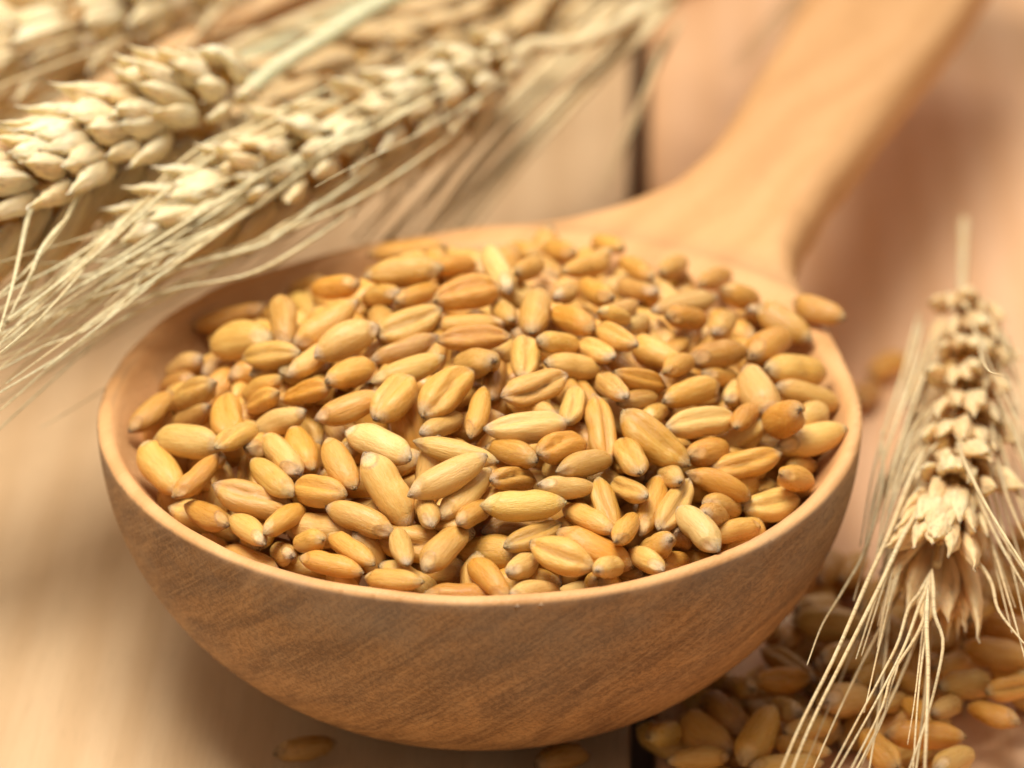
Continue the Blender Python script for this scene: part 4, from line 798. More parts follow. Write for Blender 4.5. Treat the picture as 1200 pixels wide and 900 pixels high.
4.506 -0.878 0.593 0.236 0.231 -0.846 -0.418 0.580 0.218|P|cr|reddish level creased grain, twelfth from left in the middle row of the spilled pile
4.322 -1.254 0.570 0.409 -0.019 0.174 0.896 0.580 0.224|P|rk|darker left-rising grain, twelfth from left in the second nearest row of the spilled pile
3.925 -1.844 0.506 0.892 0.095 0.140 0.420 0.580 0.229|P|p|pale right-rising smooth grain, twelfth from left in the nearest row of the spilled pile
4.610 -0.026 0.614 0.941 -0.124 0.008 -0.316 0.580 0.353|P|r|reddish level grain, eleventh from left in the fourth row of the spilled pile
3.180 -0.268 0.499 0.971 -0.025 -0.006 0.236 0.684 0.313|P|d|golden level smooth grain, fifth from left in the middle row of the spilled pile
3.499 -0.991 0.511 0.513 -0.056 -0.260 -0.816 0.580 0.200|P|p|pale end-on grain, ninth from left in the second nearest row of the spilled pile
2.987 0.694 0.415 0.880 0.265 0.208 0.336 0.580 0.285|P|d|golden right-rising smooth grain, first from left in the farthest row of the spilled pile
3.145 1.372 0.433 0.472 -0.276 0.398 -0.737 0.580 0.272|P|p|pale end-on smooth grain, second from left in the farthest row of the spilled pile
4.754 0.682 0.485 0.677 0.607 -0.384 -0.160 0.580 0.304|P|d|golden level smooth grain, twelfth from left in the fourth row of the spilled pile
4.056 -0.388 0.516 0.882 -0.151 0.088 0.437 0.580 0.239|P|d|golden level grain, ninth from left in the middle row of the spilled pile
3.709 -0.648 0.498 0.497 -0.027 0.246 0.832 0.580 0.219|P|d|golden end-on grain, seventh from left in the middle row of the spilled pile
3.340 -0.578 0.533 0.444 -0.136 0.071 -0.883 0.580 0.220|P|d|golden right-rising smooth grain, sixth from left in the middle row of the spilled pile
4.385 0.456 0.502 0.871 0.032 0.178 0.456 0.580 0.283|P|d|golden end-on smooth grain, ninth from left in the fourth row of the spilled pile
2.706 0.627 0.214 0.852 0.262 0.164 0.422 0.580 0.304|p|d|golden wheat grain
3.591 0.221 0.471 0.428 -0.302 -0.464 0.715 0.580 0.281|P|d|golden end-on smooth grain, seventh from left in the fourth row of the spilled pile
3.988 0.093 0.508 0.752 0.473 0.357 0.288 0.580 0.280|P|d|golden end-on smooth grain, eighth from left in the fourth row of the spilled pile
4.578 -0.475 0.482 0.382 -0.231 -0.225 0.866 0.580 0.220|P|d|golden level smooth grain, eleventh from left in the middle row of the spilled pile
3.701 -1.178 0.545 0.685 0.467 -0.380 -0.411 0.580 0.200|P|r|reddish end-on smooth grain, tenth from left in the second nearest row of the spilled pile
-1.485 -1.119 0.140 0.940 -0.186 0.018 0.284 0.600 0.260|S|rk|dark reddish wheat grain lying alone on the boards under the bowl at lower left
4.115 5.866 0.140 0.344 -0.156 0.382 -0.844 0.600 0.260|S|r|blurred reddish grain on the boards between the bowl and the right ear, the farther one
3.859 5.247 0.140 0.445 -0.330 0.318 -0.769 0.600 0.260|S|r|blurred reddish grain on the boards between the bowl and the right ear, the nearer one
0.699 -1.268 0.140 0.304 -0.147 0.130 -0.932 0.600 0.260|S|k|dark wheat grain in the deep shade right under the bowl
'''
# ---------------------------------------------------------------- the table top: boards running away from the camera
table = tag(new_ob('table', None), None, None, kind='structure')
SA, SB = ray_z(752, 160, 0), ray_z(752, 885, 0)
TURN = math.atan2(SA.x - SB.x, SA.y - SB.y)          # the boards run a little askew
SEAM = 0.0
GAP = .24
table.location = (SB.x, SB.y, 0); table.rotation_euler = (0, 0, -TURN)
def board(x0, x1, mat):
    y0, y1, t, r = -26.0, 50.0, 1.6, .10
    V, F = [], []
    prof = [(x0, -t), (x0, -r)] + [(x0 + r - r*math.cos(a), -r + r*math.sin(a)) for a in (math.radians(30), math.radians(60))] + [(x0+r, 0)]
    nx = 24
    prof += [(x0 + r + (x1-x0-2*r)*i/nx, 0) for i in range(1, nx)]
    prof += [(x1-r, 0)] + [(x1 - r + r*math.sin(a), -r + r*math.cos(a)) for a in (math.radians(30), math.radians(60))] + [(x1, -r), (x1, -t)]
    ys = np.linspace(y0, y1, 60); n = len(prof)
    for y in ys:
        for i, (x, z) in enumerate(prof):
            dz = .02*math.sin(x*.9 + y*.11) + .012*math.sin(y*.5 + x*.3) if z > -t else 0
            ex = .03*math.sin(y*.35 + x0) if (i < 4 or i > n-5) else 0
            V.append((x + ex, y, z + dz - .03))
    for j in range(len(ys)-1):
        for i in range(n-1): F.append((j*n+i, j*n+i+1, (j+1)*n+i+1, (j+1)*n+i))
    return mesh_ob('board', V, F, mat, table)
for k in range(-3, 4):
    if k == 0: continue
    wdt = 11.5
    if k < 0: x1 = SEAM - GAP/2 + (k+1)*(wdt+GAP); x0 = x1 - wdt
    else: x0 = SEAM + GAP/2 + (k-1)*(wdt+GAP); x1 = x0 + wdt
    board(x0, x1, M_PLANK_A if k < 0 else M_PLANK_B)
mesh_ob('batten', [(-40, -22, -1.7), (40, -22, -1.7), (40, 46, -1.7), (-40, 46, -1.7), (-40, -22, -2.6), (40, -22, -2.6), (40, 46, -2.6), (-40, 46, -2.6)],
        [(0, 1, 2, 3), (4, 7, 6, 5), (0, 4, 5, 1), (1, 5, 6, 2), (2, 6, 7, 3), (3, 7, 4, 0)], M_DARK, table, False)
# ---------------------------------------------------------------- the spoon
P, Q = surface_nets(spoon_sdf, (-3.5, -3.5, -3.0), (16.0, 3.5, .35), .052)
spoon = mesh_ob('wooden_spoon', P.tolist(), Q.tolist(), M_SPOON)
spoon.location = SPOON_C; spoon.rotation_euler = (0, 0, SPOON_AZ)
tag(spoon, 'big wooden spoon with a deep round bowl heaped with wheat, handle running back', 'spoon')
# ---------------------------------------------------------------- kernels
KERNELS = []
for s in range(9):
    V, F = grain_verts(s+3)
    me = bpy.data.meshes.new('kernel_%d' % s); me.from_pydata(V, [], F); me.update()
    me.polygons.foreach_set('use_smooth', [True]*len(me.polygons)); me.materials.append(M_GRAIN); KERNELS.append(me)
# every kernel: x y z qw qx qy qz length width class flags label
rg = random.Random(5)
rest_V, rest_F = {'H': [], 'P': []}, {'H': [], 'P': []}
LOWV, LOWF = grain_verts(3, 12, 12)
for row in GRAINS.strip().split('\n'):
    f = row.split('|'); x, y, z, qw, qx, qy, qz, L, W = [float(a) for a in f[0].split()]
    cls, flags, label = f[1], f[2], f[3]
    T = W*rg.uniform(.86, .97)
    M = Matrix.Translation((x, y, z)) @ Quaternion((qw, qx, qy, qz)).to_matrix().to_4x4() @ Matrix.Diagonal((L*1.01, W*.975, T*1.02, 1))
    if cls in 'hp':
        V, F = rest_V[cls.upper()], rest_F[cls.upper()]; n = len(V)
        V += [tuple(M @ Vector(v)) for v in LOWV]; F += [tuple(i+n for i in q) for q in LOWF]
        continue
    o = new_ob('wheat_grain', KERNELS[rg.randrange(9)]); o.matrix_world = M
    col = [1, 1, 1]
    b = rg.uniform(.90, 1.06); col = [b, b*rg.uniform(.95, 1.03), b*rg.uniform(.85, 1.1)]
    if 'r' in flags: col = [b*1.0, b*.88, b*.66]
    if 'p' in flags: col = [b*1.05, b*1.10, b*1.30]
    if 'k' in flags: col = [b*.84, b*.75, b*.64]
    if cls == 'S' and 'k' in flags: col = [q*.72 for q in col]  # bowl's shade on the stray grains painted in as a darker colour
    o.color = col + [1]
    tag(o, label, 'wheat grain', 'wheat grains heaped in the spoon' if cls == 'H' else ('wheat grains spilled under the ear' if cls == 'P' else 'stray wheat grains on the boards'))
for k, nm in (('H', 'buried_wheat_grains'), ('P', 'buried_pile_grains')):
    if rest_V[k]:
        o = mesh_ob(nm, rest_V[k], rest_F[k], M_GRAIN_REST)
        tag(o, 'deeper wheat grains showing only in the gaps of the heap in the spoon' if k == 'H' else 'deeper wheat grains showing in the gaps of the spilled pile', 'wheat grains', kind='stuff')
# ---------------------------------------------------------------- wheat ears
def tube(pts, r0, r1, nseg=7, closed=True, knots=None):
    P = [Vector(p) for p in pts]; V, F = [], []
    up = Vector((0, 0, 1))
    for i, p in enumerate(P):
        t = (P[min(i+1, len(P)-1)] - P[max(i-1, 0)]).normalized()
        a = t.cross(up); a = a.normalized() if a.length > 1e-4 else Vector((1, 0, 0)); b = t.cross(a)
        f = i/(len(P)-1); r = r0 + (r1-r0)*f
        if knots == 'awn': r *= min(1, .25 + f*7)
        elif knots: r *= 1 + .35*math.exp(-((f-knots)/.015)**2)
        for k in range(nseg):
            an = 2*math.pi*k/nseg; V.append(tuple(p + (a*math.cos(an) + b*math.sin(an))*r))
    for i in range(len(P)-1):
        for k in range(nseg):
            F.append((i*nseg+k, i*nseg+(k+1) % nseg, (i+1)*nseg+(k+1) % nseg, (i+1)*nseg+k))
    F.append(tuple(range(nseg))[::-1]); F.append(tuple(range((len(P)-1)*nseg, len(P)*nseg)))
    return V, F
def smooth_path(pts, n=28):
    P = [Vector(p) for p in pts]; P = [P[0]*2 - P[1]] + P + [P[-1]*2 - P[-2]]; out = []
    m = len(P) - 3
    for i in range(n+1):
        t = i/n*m; k = min(int(t), m-1); f = t-k; a, b, c, d = P[k:k+4]
        out.append(.5*((2*b) + (c-a)*f + (2*a-5*b+4*c-d)*f*f + (3*b-a-3*c+d)*f**3))
    return out
def husk_mesh(seed, mat):
    r = random.Random(seed); V, F = [], []; n, m = 14, 12
    curl = r.uniform(.05, .16); wd = r.uniform(.115, .15); th = r.uniform(.085, .11); L = r.uniform(.92, 1.05)
    for i in range(n+1):
        t = i/n; w = wd*max(.03, math.sin(math.pi*min(1, t*.93+.05)**.72))**.85; h = th*max(.03, math.sin(math.pi*min(1, t*.95+.04)**.62))**.8
        if t > .62: w *= 1 - .85*((t-.62)/.38)**1.2; h *= 1 - .75*((t-.62)/.38)**1.2
        split = r.uniform(-.012, .012)
        for k in range(m):
            a = 2*math.pi*k/m; y = math.sin(a)*w; z = math.cos(a)*h
            if math.cos(a) > 0: z += h*.30*math.exp(-(math.sin(a)/.22)**2)          # keel
            else: z *= .55                                                              # hollow back
            z += .009*math.sin(a*8+i*.15) + split*(t > .5)
            V.append((t*L, y, z - curl*t*t + .10*t))
    for i in range(n):
        for k in range(m): F.append((i*m+k, i*m+(k+1) % m, (i+1)*m+(k+1) % m, (i+1)*m+k))
    F.append(tuple(range(m))[::-1]); F.append(tuple(range(n*m, (n+1)*m)))
    me = bpy.data.meshes.new('husk'); me.from_pydata(V, [], F); me.update(); me.polygons.foreach_set('use_smooth', [True]*len(me.polygons)); me.materials.append(mat); return me
def awn_mesh(seed, mat, L=6.0):
    r = random.Random(seed); b1, b2 = r.uniform(-.35, .35), r.uniform(-.25, .25); pts = []
    for i in range(17):
        t = i/16; pts.append((t*L, b1*t*t*1.4, b2*t*t*1.4 + .05*math.sin(t*5+seed)))
    V, F = tube(pts, .019, .004, 5)
    me = bpy.data.meshes.new('awn'); me.from_pydata(V, [], F); me.update(); me.polygons.foreach_set('use_smooth', [True]*len(me.polygons)); me.materials.append(mat); return me
HUSKS = {k: [husk_mesh(i*7+j, m) for i in range(4)] for j, (k, m) in enumerate((('pale', M_HUSK), ('tan', M_HUSK_T), ('brown', M_HUSK_B)))}
AWNS = {k: [awn_mesh(i*5+j+2, m) for i in range(6)] for j, (k, m) in enumerate((('pale', M_AWN), ('tan', M_AWN_T)))}
def make_ear(label, axis, nsp, kind, akind, seed, roll=0.0, size=1.0, awn_p=.8, splay=9.0, stem=None, stem_mat=None, stem_r=.09, hand_awns=(), spread=1.0, awn_len=1.0, group='bearded wheat ears', taper=.75, stem_pts=None):
    r = random.Random(seed)
    path = smooth_path(axis, 60); base = path[0].copy()
    root = new_ob('wheat_ear', None, None, Matrix.Translation(base)); tag(root, label, 'wheat ear', group)
    hm, am = HUSKS[kind], AWNS[akind]
    V, F = tube([p - base for p in path], .075, .04, 7); mesh_ob('rachis', V, F, M_STEM, root)
    if stem:
        V, F = tube([Vector(p) - base for p in smooth_path(stem, 40)], stem_r*.8, stem_r, 12, knots=None); mesh_ob('stem', V, F, stem_mat or M_STEM, root)
    n = len(path)-1
    for i in range(nsp):
        f = (i+.35)/nsp; k = f*n; k0 = min(int(k), n-1); p = path[k0].lerp(path[k0+1], k-k0); t = (path[min(k0+3, n)] - path[max(k0-3, 0)]).normalized()
        up = Vector((0, 0, 1)); lat = up.cross(t).normalized(); up = t.cross(lat)
        q = Matrix.Rotation(roll + r.uniform(-.25, .25), 3, t); lat = q @ lat; up = q @ up
        side = 1 if i % 2 else -1
        sz = size*(1 - (1-taper)*max(0, (f-.5)*2)**1.5)*(.8+.2*min(1, f*6))
        ang = math.radians(r.uniform(18, 28))*side
        if i == nsp-1: ang = 0; sz *= 1.15
        elif f > .75: ang *= .45
        x = (t*math.cos(ang) + lat*math.sin(ang)).normalized(); y = (lat*side - x*(lat*side).dot(x)).normalized(); z = x.cross(y)
        R = Matrix((x, y, z)).transposed().to_4x4()
        M = Matrix.Translation(p - base + lat*side*.15*size*spread) @ R @ Matrix.Scale(sz, 4)
        if i == nsp-1: M = Matrix.Translation(p - base - t*.30*size) @ R @ Matrix.Scale(sz, 4)
        # the spikelet's own kernel, just showing between the husks
        sp = new_ob('spikelet', KERNELS[r.randrange(9)], root)
        KM = Matrix.Translation((.27, .03, 0)) @ Matrix.Rotation(r.uniform(-.2, .2), 4, 'Y') @ Matrix.Diagonal((.48, .25, .23, 1))
        if f > .8: KM = KM @ Matrix.Scale(.35, 4)
        sp.matrix_local = M @ KM; sp.color = (1.0, .98, .95, 1)
        inv = KM.inverted()
        fan = [(-40, .00, .04), (-20, .05, .13), (0, .10, .20), (20, .06, .13), (40, .00, .05), (r.uniform(-14, 14), .12, .28)]
        for j, (fa, oy, ox) in enumerate(fan):
            fa += r.uniform(-6, 6)
            H = Matrix.Translation((ox - .12, oy, math.sin(math.radians(fa))*.16)) @ Matrix.Rotation(-math.radians(fa), 4, 'Y') @ Matrix.Rotation(math.radians(r.uniform(2, 16)), 4, 'Z') @ \
                Matrix.Rotation(math.radians(90 if fa > 22 else (-90 if fa < -22 else -90+fa*6+90)), 4, 'X') if False else \
                Matrix.Translation((ox - .12, oy + .03, math.sin(math.radians(fa))*.20)) @ Matrix.Rotation(-math.radians(fa)*.75, 4, 'Y') @ Matrix.Rotation(math.radians(r.uniform(0, 14)), 4, 'Z') @ \
                Matrix.Rotation(-math.radians(90 - fa*2.4), 4, 'X') @ Matrix.Diagonal((r.uniform(.80, .98), r.uniform(.85, 1.05), r.uniform(.95, 1.25), 1))
            h = new_ob('husk', hm[r.randrange(4)], sp); h.matrix_local = inv @ H
            if 0 < j < 4 and  r.random() < awn_p:
                A = Matrix.Translation(H @ Vector((.86, 0, 0))) @ Matrix.Rotation(math.radians(r.gauss(0, splay)), 4, 'Y') @ Matrix.Rotation(-ang*side*.75 + math.radians(r.gauss(3, splay*.7)), 4, 'Z') @ Matrix.Rotation(r.random()*6.28, 4, 'X') @ Matrix.Scale(awn_len*r.uniform(.8, 1.1), 4)
                a = new_ob('awn', am[r.randrange(6)], sp); a.matrix_local = inv @ A
    for pts, r0 in hand_awns:
        V, F = tube([q - base for q in smooth_path(pts, 24)], r0, r0*.22, 6, knots='awn'); mesh_ob('awn', V, F, M_AWN if akind == 'pale' else M_AWN_T, root)
    return root
AWK = 1.15
def W_(pts): return [ray_z(*p) for p in pts]
def aw(pts, r=.019, z0=3.4, z1=3.1):
    n = len(pts); return ([ray_z(p[0], p[1], p[2] if len(p) > 2 else z0 + (z1-z0)*i/(n-1)) for i, p in enumerate(pts)], r*AWK)
def crop(off, s, pts): return [(off[0]+a/s, off[1]+b/s) for a, b in pts]
O4 = (0, 180)
def rooted(pts, k=1.0):
    x, y = pts[0]
    return ([(x + 150*k, y - 98*k), (x + 72*k, y - 42*k)] if x > 290 else [(x + 130, y - 78), (x + 60, y - 30)] if x > 195 else []) + list(pts)
hand_A = [aw(rooted(crop(O4, 3, p), min(1.0, (crop(O4, 3, p)[0][0] - 250)/110) if crop(O4, 3, p)[0][0] > 250 else 0), rr, za, zb) for p, rr, za, zb in [
    ([(1190, 150), (900, 320), (650, 470), (400, 600), (200, 730), (10, 895), (-150, 1010)], .022, 3.5, 3.0),
    ([(1000, 250), (860, 330), (620, 400), (400, 480), (200, 560), (0, 645), (-160, 700)], .024, 3.6, 3.2),
    ([(1060, 60), (860, 130), (700, 200), (540, 400), (380, 580), (230, 700), (0, 840), (-100, 900)], .024, 4.0, 3.2),
    ([(900, 330), (640, 400), (500, 480), (300, 620), (150, 680), (0, 760), (-120, 810)], .020, 3.6, 3.3),
    ([(860, 430), (600, 480), (350, 580), (150, 660), (0, 720), (-120, 770)], .018, 3.5, 3.1),
    ([(700, 290), (560, 330), (400, 372), (200, 384), (0, 386), (-150, 380)], .020, 3.8, 3.5),
    ([(720, 60), (540, 150), (330, 320), (180, 480), (60, 600), (0, 670), (-60, 740)], .026, 4.1, 3.4),
    ([(800, 30), (600, 130), (380, 280), (260, 400), (130, 530), (0, 610), (-90, 670)], .026, 4.1, 3.4),
    ([(900, 100), (700, 310), (520, 430), (320, 510), (100, 600), (-60, 640)], .022, 3.8, 3.4),
    ([(1180, 200), (900, 310), (760, 350), (560, 430), (380, 500), (200, 590), (0, 700)], .020, 3.6, 3.2),
    ([(1180, 120), (1000, 260), (880, 330), (700, 420), (480, 520), (260, 640), (0, 740)], .018, 3.6, 3.2),
    ([(640, 330), (480, 390), (300, 430), (120, 490), (0, 545), (-80, 580)], .020, 3.8, 3.4),
    ([(1130, -100), (860, 60), (700, 150), (450, 200), (300, 340), (100, 520), (0, 590)], .026, 4.2, 3.5)]]
hand_A += [aw(p, .026, 4.2, 3.7) for p in (
    [(400, 95), (287, 150), (237, 172), (190, 210), (120, 290), (50, 370), (-20, 430)], [(410, 110), (300, 165), (240, 190), (170, 240), (90, 320), (0, 400)],
    [(380, 120), (300, 150), (220, 195), (150, 255), (60, 340), (-10, 392)], [(340, 130), (262, 175), (185, 232), (110, 300), (30, 360), (-30, 400)])]
ra = random.Random(31)
for k in range(20):
    f = ra.uniform(0, .75); x = 590 - 400*f; y = 74 + 205*f + ra.uniform(-30, 0)
    sl = ra.uniform(.42, .62); pts = [(x, y)]
    for j in range(5):
        st = ra.uniform(75, 105)*(1.15 if f < .3 else .8); x -= st; y += st*(sl + ra.uniform(-.06, .12) + .04*j); pts.append((x, y))
    hand_A.append(aw(pts, ra.uniform(.018, .025), 4.05, ra.uniform(3.2, 3.6)))
EAR_A = make_ear('pale wheat ear just behind the spoon bowl, its long awns fanning to the lower left', W_([(598, 70, 3.5), (520, 112, 3.55), (430, 155, 3.6), (330, 205, 3.6), (245, 245, 3.6), (175, 282, 3.5)]), 25, 'pale', 'pale', 21,
    roll=.95, size=.92, awn_p=.12, splay=6, stem=W_([(598, 70, 3.5), (625, 52, 3.52), (665, 52, 3.5), (705, 40, 3.5), (770, 2, 3.45), (850, -60, 3.4), (1000, -160, 3.1)]), stem_mat=M_STEM, stem_r=.085, hand_awns=hand_A)
hand_B = [aw(crop(O4, 3, p), .024, 4.2, 3.7) for p in (
    [(330, 60), (270, 160), (220, 250), (130, 370), (40, 460), (-60, 540)], [(140, 130), (100, 220), (70, 350), (40, 480), (5, 600), (-20, 700)], [(240, 220), (150, 330), (110, 420), (70, 500), (0, 640)])]
EAR_B = make_ear('broad pale wheat ear at the left edge, under a greenish stem, plump kernels showing', W_([(288, 108, 3.9), (215, 140, 4.0), (140, 172, 4.05), (60, 212, 4.05), (-30, 252, 4.0), (-130, 290, 3.9)]), 22, 'pale', 'pale', 8,
    roll=1.1, size=1.04, awn_p=.08, splay=5, stem=W_([(288, 108, 3.9), (330, 75, 3.95), (390, 38, 4.0), (450, 2, 4.0), (560, -50, 3.9), (760, -140, 3.6)]), stem_mat=M_STEM_G, stem_r=.10, hand_awns=hand_B, taper=.85)
EAR_C = make_ear('tan wheat ear behind the pale one, running off the top edge, blurred', W_([(760, -58, 3.3), (660, -8, 3.3), (560, 35, 3.25), (450, 75, 3.2), (350, 125, 3.1), (250, 175, 3.0)]), 25, 'brown', 'tan', 33, roll=.2, size=1.05, awn_p=.3, splay=8,
    stem=W_([(760, -58, 3.3), (860, -110, 3.2), (1000, -180, 3.0)]))
EAR_D0 = make_ear('blurred wheat ear in the top left corner above the loose awns', W_([(300, -70, 3.6), (210, -20, 3.6), (120, 15, 3.6), (20, 50, 3.6), (-90, 90, 3.6)]), 14, 'pale', 'tan', 45, roll=.4, size=1.25, awn_p=.6, splay=7,
    stem=W_([(300, -70, 3.6), (420, -130, 3.5), (600, -220, 3.4)]),
    hand_awns=[aw(p, .03, 3.3, 2.8) for p in ([(330, -30), (200, 40), (90, 80), (-40, 110)], [(330, -10), (210, 55), (100, 95), (-40, 125)], [(300, 0), (200, 45), (110, 70), (-30, 90)], [(260, 40), (150, 80), (60, 105), (-40, 130)], [(380, -20), (250, 40), (120, 90), (-40, 135)], [(340, 0), (230, 60), (120, 105), (-40, 148)])])
re_ = random.Random(91)
fan_E = []
for k in range(16):
    a0 = re_.random(); x0, y0 = 690 + 110*a0, -5 + re_.uniform(-10, 20); x3, y3 = 395 + 165*a0 + re_.uniform(-10, 10), 290 - 25*a0 + re_.uniform(-8, 8)
    b = re_.uniform(-14, 14); fan_E.append(([(x0, y0), (x0 + (x3-x0)*.28 + b, y0 + (y3-y0)*.25), (x0 + (x3-x0)*.62 + b, y0 + (y3-y0)*.58), (x3, y3)], .05))
EAR_E = make_ear('wheat ear beyond the top edge whose blurred awns hang down to the bowl', W_([(900, -190, 3.2), (830, -120, 3.3), (770, -60, 3.4), (735, -25, 3.4)]), 10, 'brown', 'tan', 52, roll=.4, size=.95, awn_p=.2, splay=5,
    stem=W_([(900, -190, 3.2), (960, -240, 3.1), (1100, -340, 3.0)]),
    hand_awns=[aw(p, r_, 3.5, 2.3) for p, r_ in fan_E] + [aw(p, .035, 3.2, 1.8) for p in ([(780, 40), (755, 110), (725, 170), (700, 230)], [(800, 20), (765, 90), (738, 160), (715, 215)])])
EAR_F = make_ear('wheat ear beyond the top edge with a blurred tuft of awns left of the handle', W_([(1140, -290, 2.6), (1080, -240, 2.6), (1030, -190, 2.6), (995, -150, 2.6)]), 9, 'brown', 'tan', 61, roll=.4, size=.95, awn_p=0, splay=5,
    stem=W_([(1140, -290, 2.6), (1200, -350, 2.4), (1300, -450, 2.2)]),
    hand_awns=[aw(p, .03, 2.5, 1.6) for p in ([(985, -140), (960, -30), (925, 20), (862, 84)], [(985, -140), (950, -30), (915, 20), (868, 70)], [(980, -140), (945, -30), (900, 25), (850, 80)])])
# loose straw stems behind the left ears
for pts, rr, m, lab in (([(-60, 200, 3.3), (60, 138, 3.35), (150, 85, 3.4), (250, 35, 3.4), (350, -12, 3.4), (600, -120, 3.3)], .125, M_STEM_O, 'thick orange-tan straw stem crossing the top left between two ears'),
        ([(60, 160, 3.3), (180, 100, 3.3), (300, 45, 3.3), (420, -8, 3.3), (640, -110, 3.2)], .075, M_STEM, 'slim straw stem lying just below the thick orange-tan stem'),
        ([(120, 150, 3.2), (230, 95, 3.2), (340, 45, 3.2), (450, -5, 3.2), (660, -110, 3.1)], .07, M_STEM_G, 'slim greenish straw stem, third below the thick orange-tan one'),
        ([(30, 165, 3.2), (160, 98, 3.2), (280, 40, 3.2), (390, -12, 3.2), (640, -130, 3.1)], .07, M_STEM_O, 'slim tan straw stem touching the thick orange-tan stem')):
    path = smooth_path(W_(pts), 40); b = path[0].copy(); V, F = tube([p - b for p in path], rr*.9, rr, 14); o = mesh_ob('straw', V, F, m); o.location = b; tag(o, lab, 'straw', 'straws behind the ears')
# straw bundle added behind the ears to shade the boards and fill the sheaf
rb = random.Random(77)
bun = tag(new_ob('added_straw_bundle', None), 'thick bundle of straw stalks added for shade behind the ears at the top left', 'added straw bundle')
bun.location = (-5.2, 12.6, 0); bun.rotation_euler = (0, 0, math.radians(43))
stalks = []
for k in range(3):
    V, F = tube([(x*1.0, .12*math.sin(x*.35+k*2), .10*math.sin(x*.3+k)) for x in np.linspace(-11, 9, 26)], .15, .12, 9); me = bpy.data.meshes.new('stalk')
    me.from_pydata(V, [], F); me.update(); me.polygons.foreach_set('use_smooth', [True]*len(me.polygons)); me.materials.append((M_STEM, M_STEM_O, M_AWN_T)[k]); stalks.append(me)
for i in range(150):
    zz = rb.uniform(.16, 4.1); hw = 2.3*math.sqrt(max(.05, 1 - (zz/4.4)**2)); yy = rb.uniform(-hw, hw)
    new_ob('stalk', stalks[rb.randrange(3)], bun, Matrix.Translation((rb.uniform(-1, 1), yy, zz)) @ Matrix.Rotation(rb.uniform(-.05, .05), 4, 'Z') @ Matrix.Rotation(rb.uniform(-.015, .03), 4, 'Y') @ Matrix.Rotation(rb.random()*6, 4, 'X'))
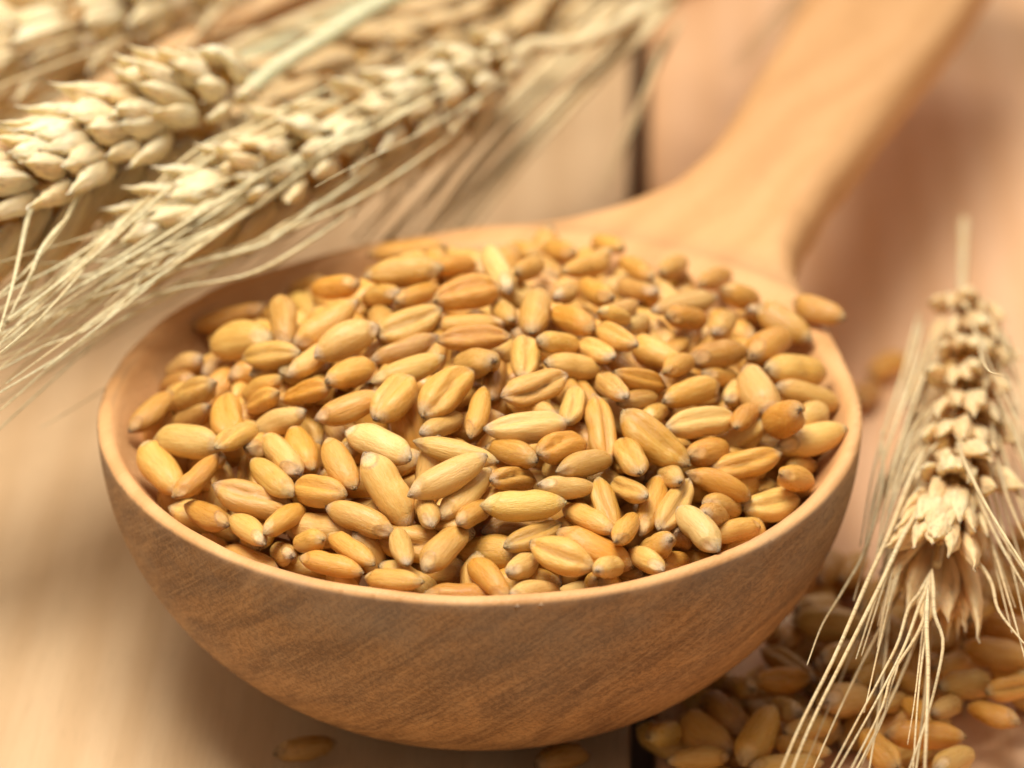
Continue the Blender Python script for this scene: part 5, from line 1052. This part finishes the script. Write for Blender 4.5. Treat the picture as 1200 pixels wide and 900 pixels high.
# the ear on the right
OD = (940, 550); zD = 1.75
def dD(p, rr=.024, za=1.75, zb=1.7): return aw(crop(OD, 2.573, p), rr, za, zb)
hand_D = [dD([(240, -120), (240, 50), (190, 240), (120, 370), (60, 470), (15, 590)], .020, 2.0, 1.7),
    dD([(380, -80), (330, 20), (260, 200), (200, 330), (100, 560), (0, 760), (-60, 900), (-90, 980)], .026, 2.2, 1.9),
    dD([(460, -20), (400, 50), (310, 190), (240, 340), (130, 560), (40, 740), (-20, 880), (-50, 980)], .026, 2.2, 1.9),
    dD([(392, 300), (356, 370), (320, 420), (290, 520), (240, 620), (170, 750), (80, 920), (50, 980)], .018, 1.9, 1.7), dD([(392, 300), (371, 370), (350, 420), (310, 530), (250, 650), (190, 760), (105, 910), (70, 980)], .018, 1.9, 1.7),
    dD([(392, 300), (381, 370), (370, 440), (340, 510), (270, 620), (240, 720), (150, 900), (110, 980)], .020, 1.9, 1.7), dD([(290, 590), (265, 660), (245, 750), (180, 890)], .014, 1.8, 1.6),
    dD([(380, 350), (375, 470), (380, 600), (375, 780), (370, 900), (368, 980)], .022, 2.2, 1.8), dD([(392, 300), (396, 370), (400, 440), (425, 520), (405, 640), (370, 770), (325, 900), (300, 980)], .020, 2.0, 1.7),
    dD([(392, 300), (383, 370), (375, 470), (352, 660), (335, 900), (330, 980)], .015, 1.8, 1.6), dD([(392, 300), (377, 370), (362, 500), (340, 690), (318, 830)], .014, 1.8, 1.6),
    dD([(500, -60), (510, 30), (550, 130), (600, 230), (669, 350), (740, 470)], .024, 2.2, 2.0), dD([(440, 200), (520, 270), (570, 340), (590, 420), (640, 490), (700, 560)], .022, 2.0, 1.8),
    dD([(560, -200), (600, 20), (650, 160), (720, 300)], .022, 2.1, 2.0)]
hand_D += [aw(p, .024, 2.0, 1.9) for p in (
    [(1082, 375), (1068, 430), (1047, 500), (1030, 560), (1020, 620)], [(1086, 400), (1066, 455), (1042, 520), (1022, 590), (1012, 650)], [(1092, 420), (1072, 470), (1050, 540), (1036, 600), (1026, 660)],
    [(1078, 365), (1060, 430), (1038, 500), (1022, 560), (1008, 640)], [(1090, 500), (1068, 540), (1050, 580), (1030, 640)], [(1100, 470), (1076, 510), (1052, 556), (1040, 600)],
    [(1168, 375), (1180, 430), (1196, 500), (1215, 580)], [(1162, 400), (1178, 460), (1200, 530), (1230, 620)], [(1160, 440), (1180, 500), (1206, 560), (1240, 640)], [(1172, 380), (1190, 440), (1210, 520)], [(1165, 500), (1185, 560), (1205, 620)], [(1150, 430), (1162, 500), (1190, 570), (1220, 630)],
    [(1130, 480), (1150, 560), (1170, 620), (1215, 690)])]
rd = random.Random(14)
for k in range(30):
    y0 = rd.uniform(375, 600); sd = -1 if k % 2 else 1
    x0 = 1124 - (y0-370)*.09 + sd*rd.uniform(8, 28); w = rd.uniform(30, 62); ln = rd.uniform(150, 250)
    if sd > 0: w *= 1.25
    hand_D.append(aw([(x0, y0), (x0 + sd*w*.50, y0 + ln*.16), (x0 + sd*w*.95, y0 + ln*.5), (x0 + sd*w*1.5, y0 + ln)], rd.uniform(.016, .023), 2.0 + rd.uniform(-.1, .35), 1.7))
EAR_G = make_ear('tan wheat ear on the right resting on spilled grains, tip toward the camera', W_([(1127, 362, zD), (1126, 430, zD), (1122, 500, zD), (1114, 570, zD), (1106, 615, zD), (1098, 662, zD)]), 23, 'tan', 'tan', 74,
    roll=1.3, size=.88, awn_p=.12, splay=7, stem=W_([(1127, 362, zD), (1128, 320, 1.6), (1129, 290, 1.45), (1130, 258, 1.3)]), stem_mat=M_STEM, stem_r=.048, hand_awns=hand_D, spread=1.25, taper=.95)
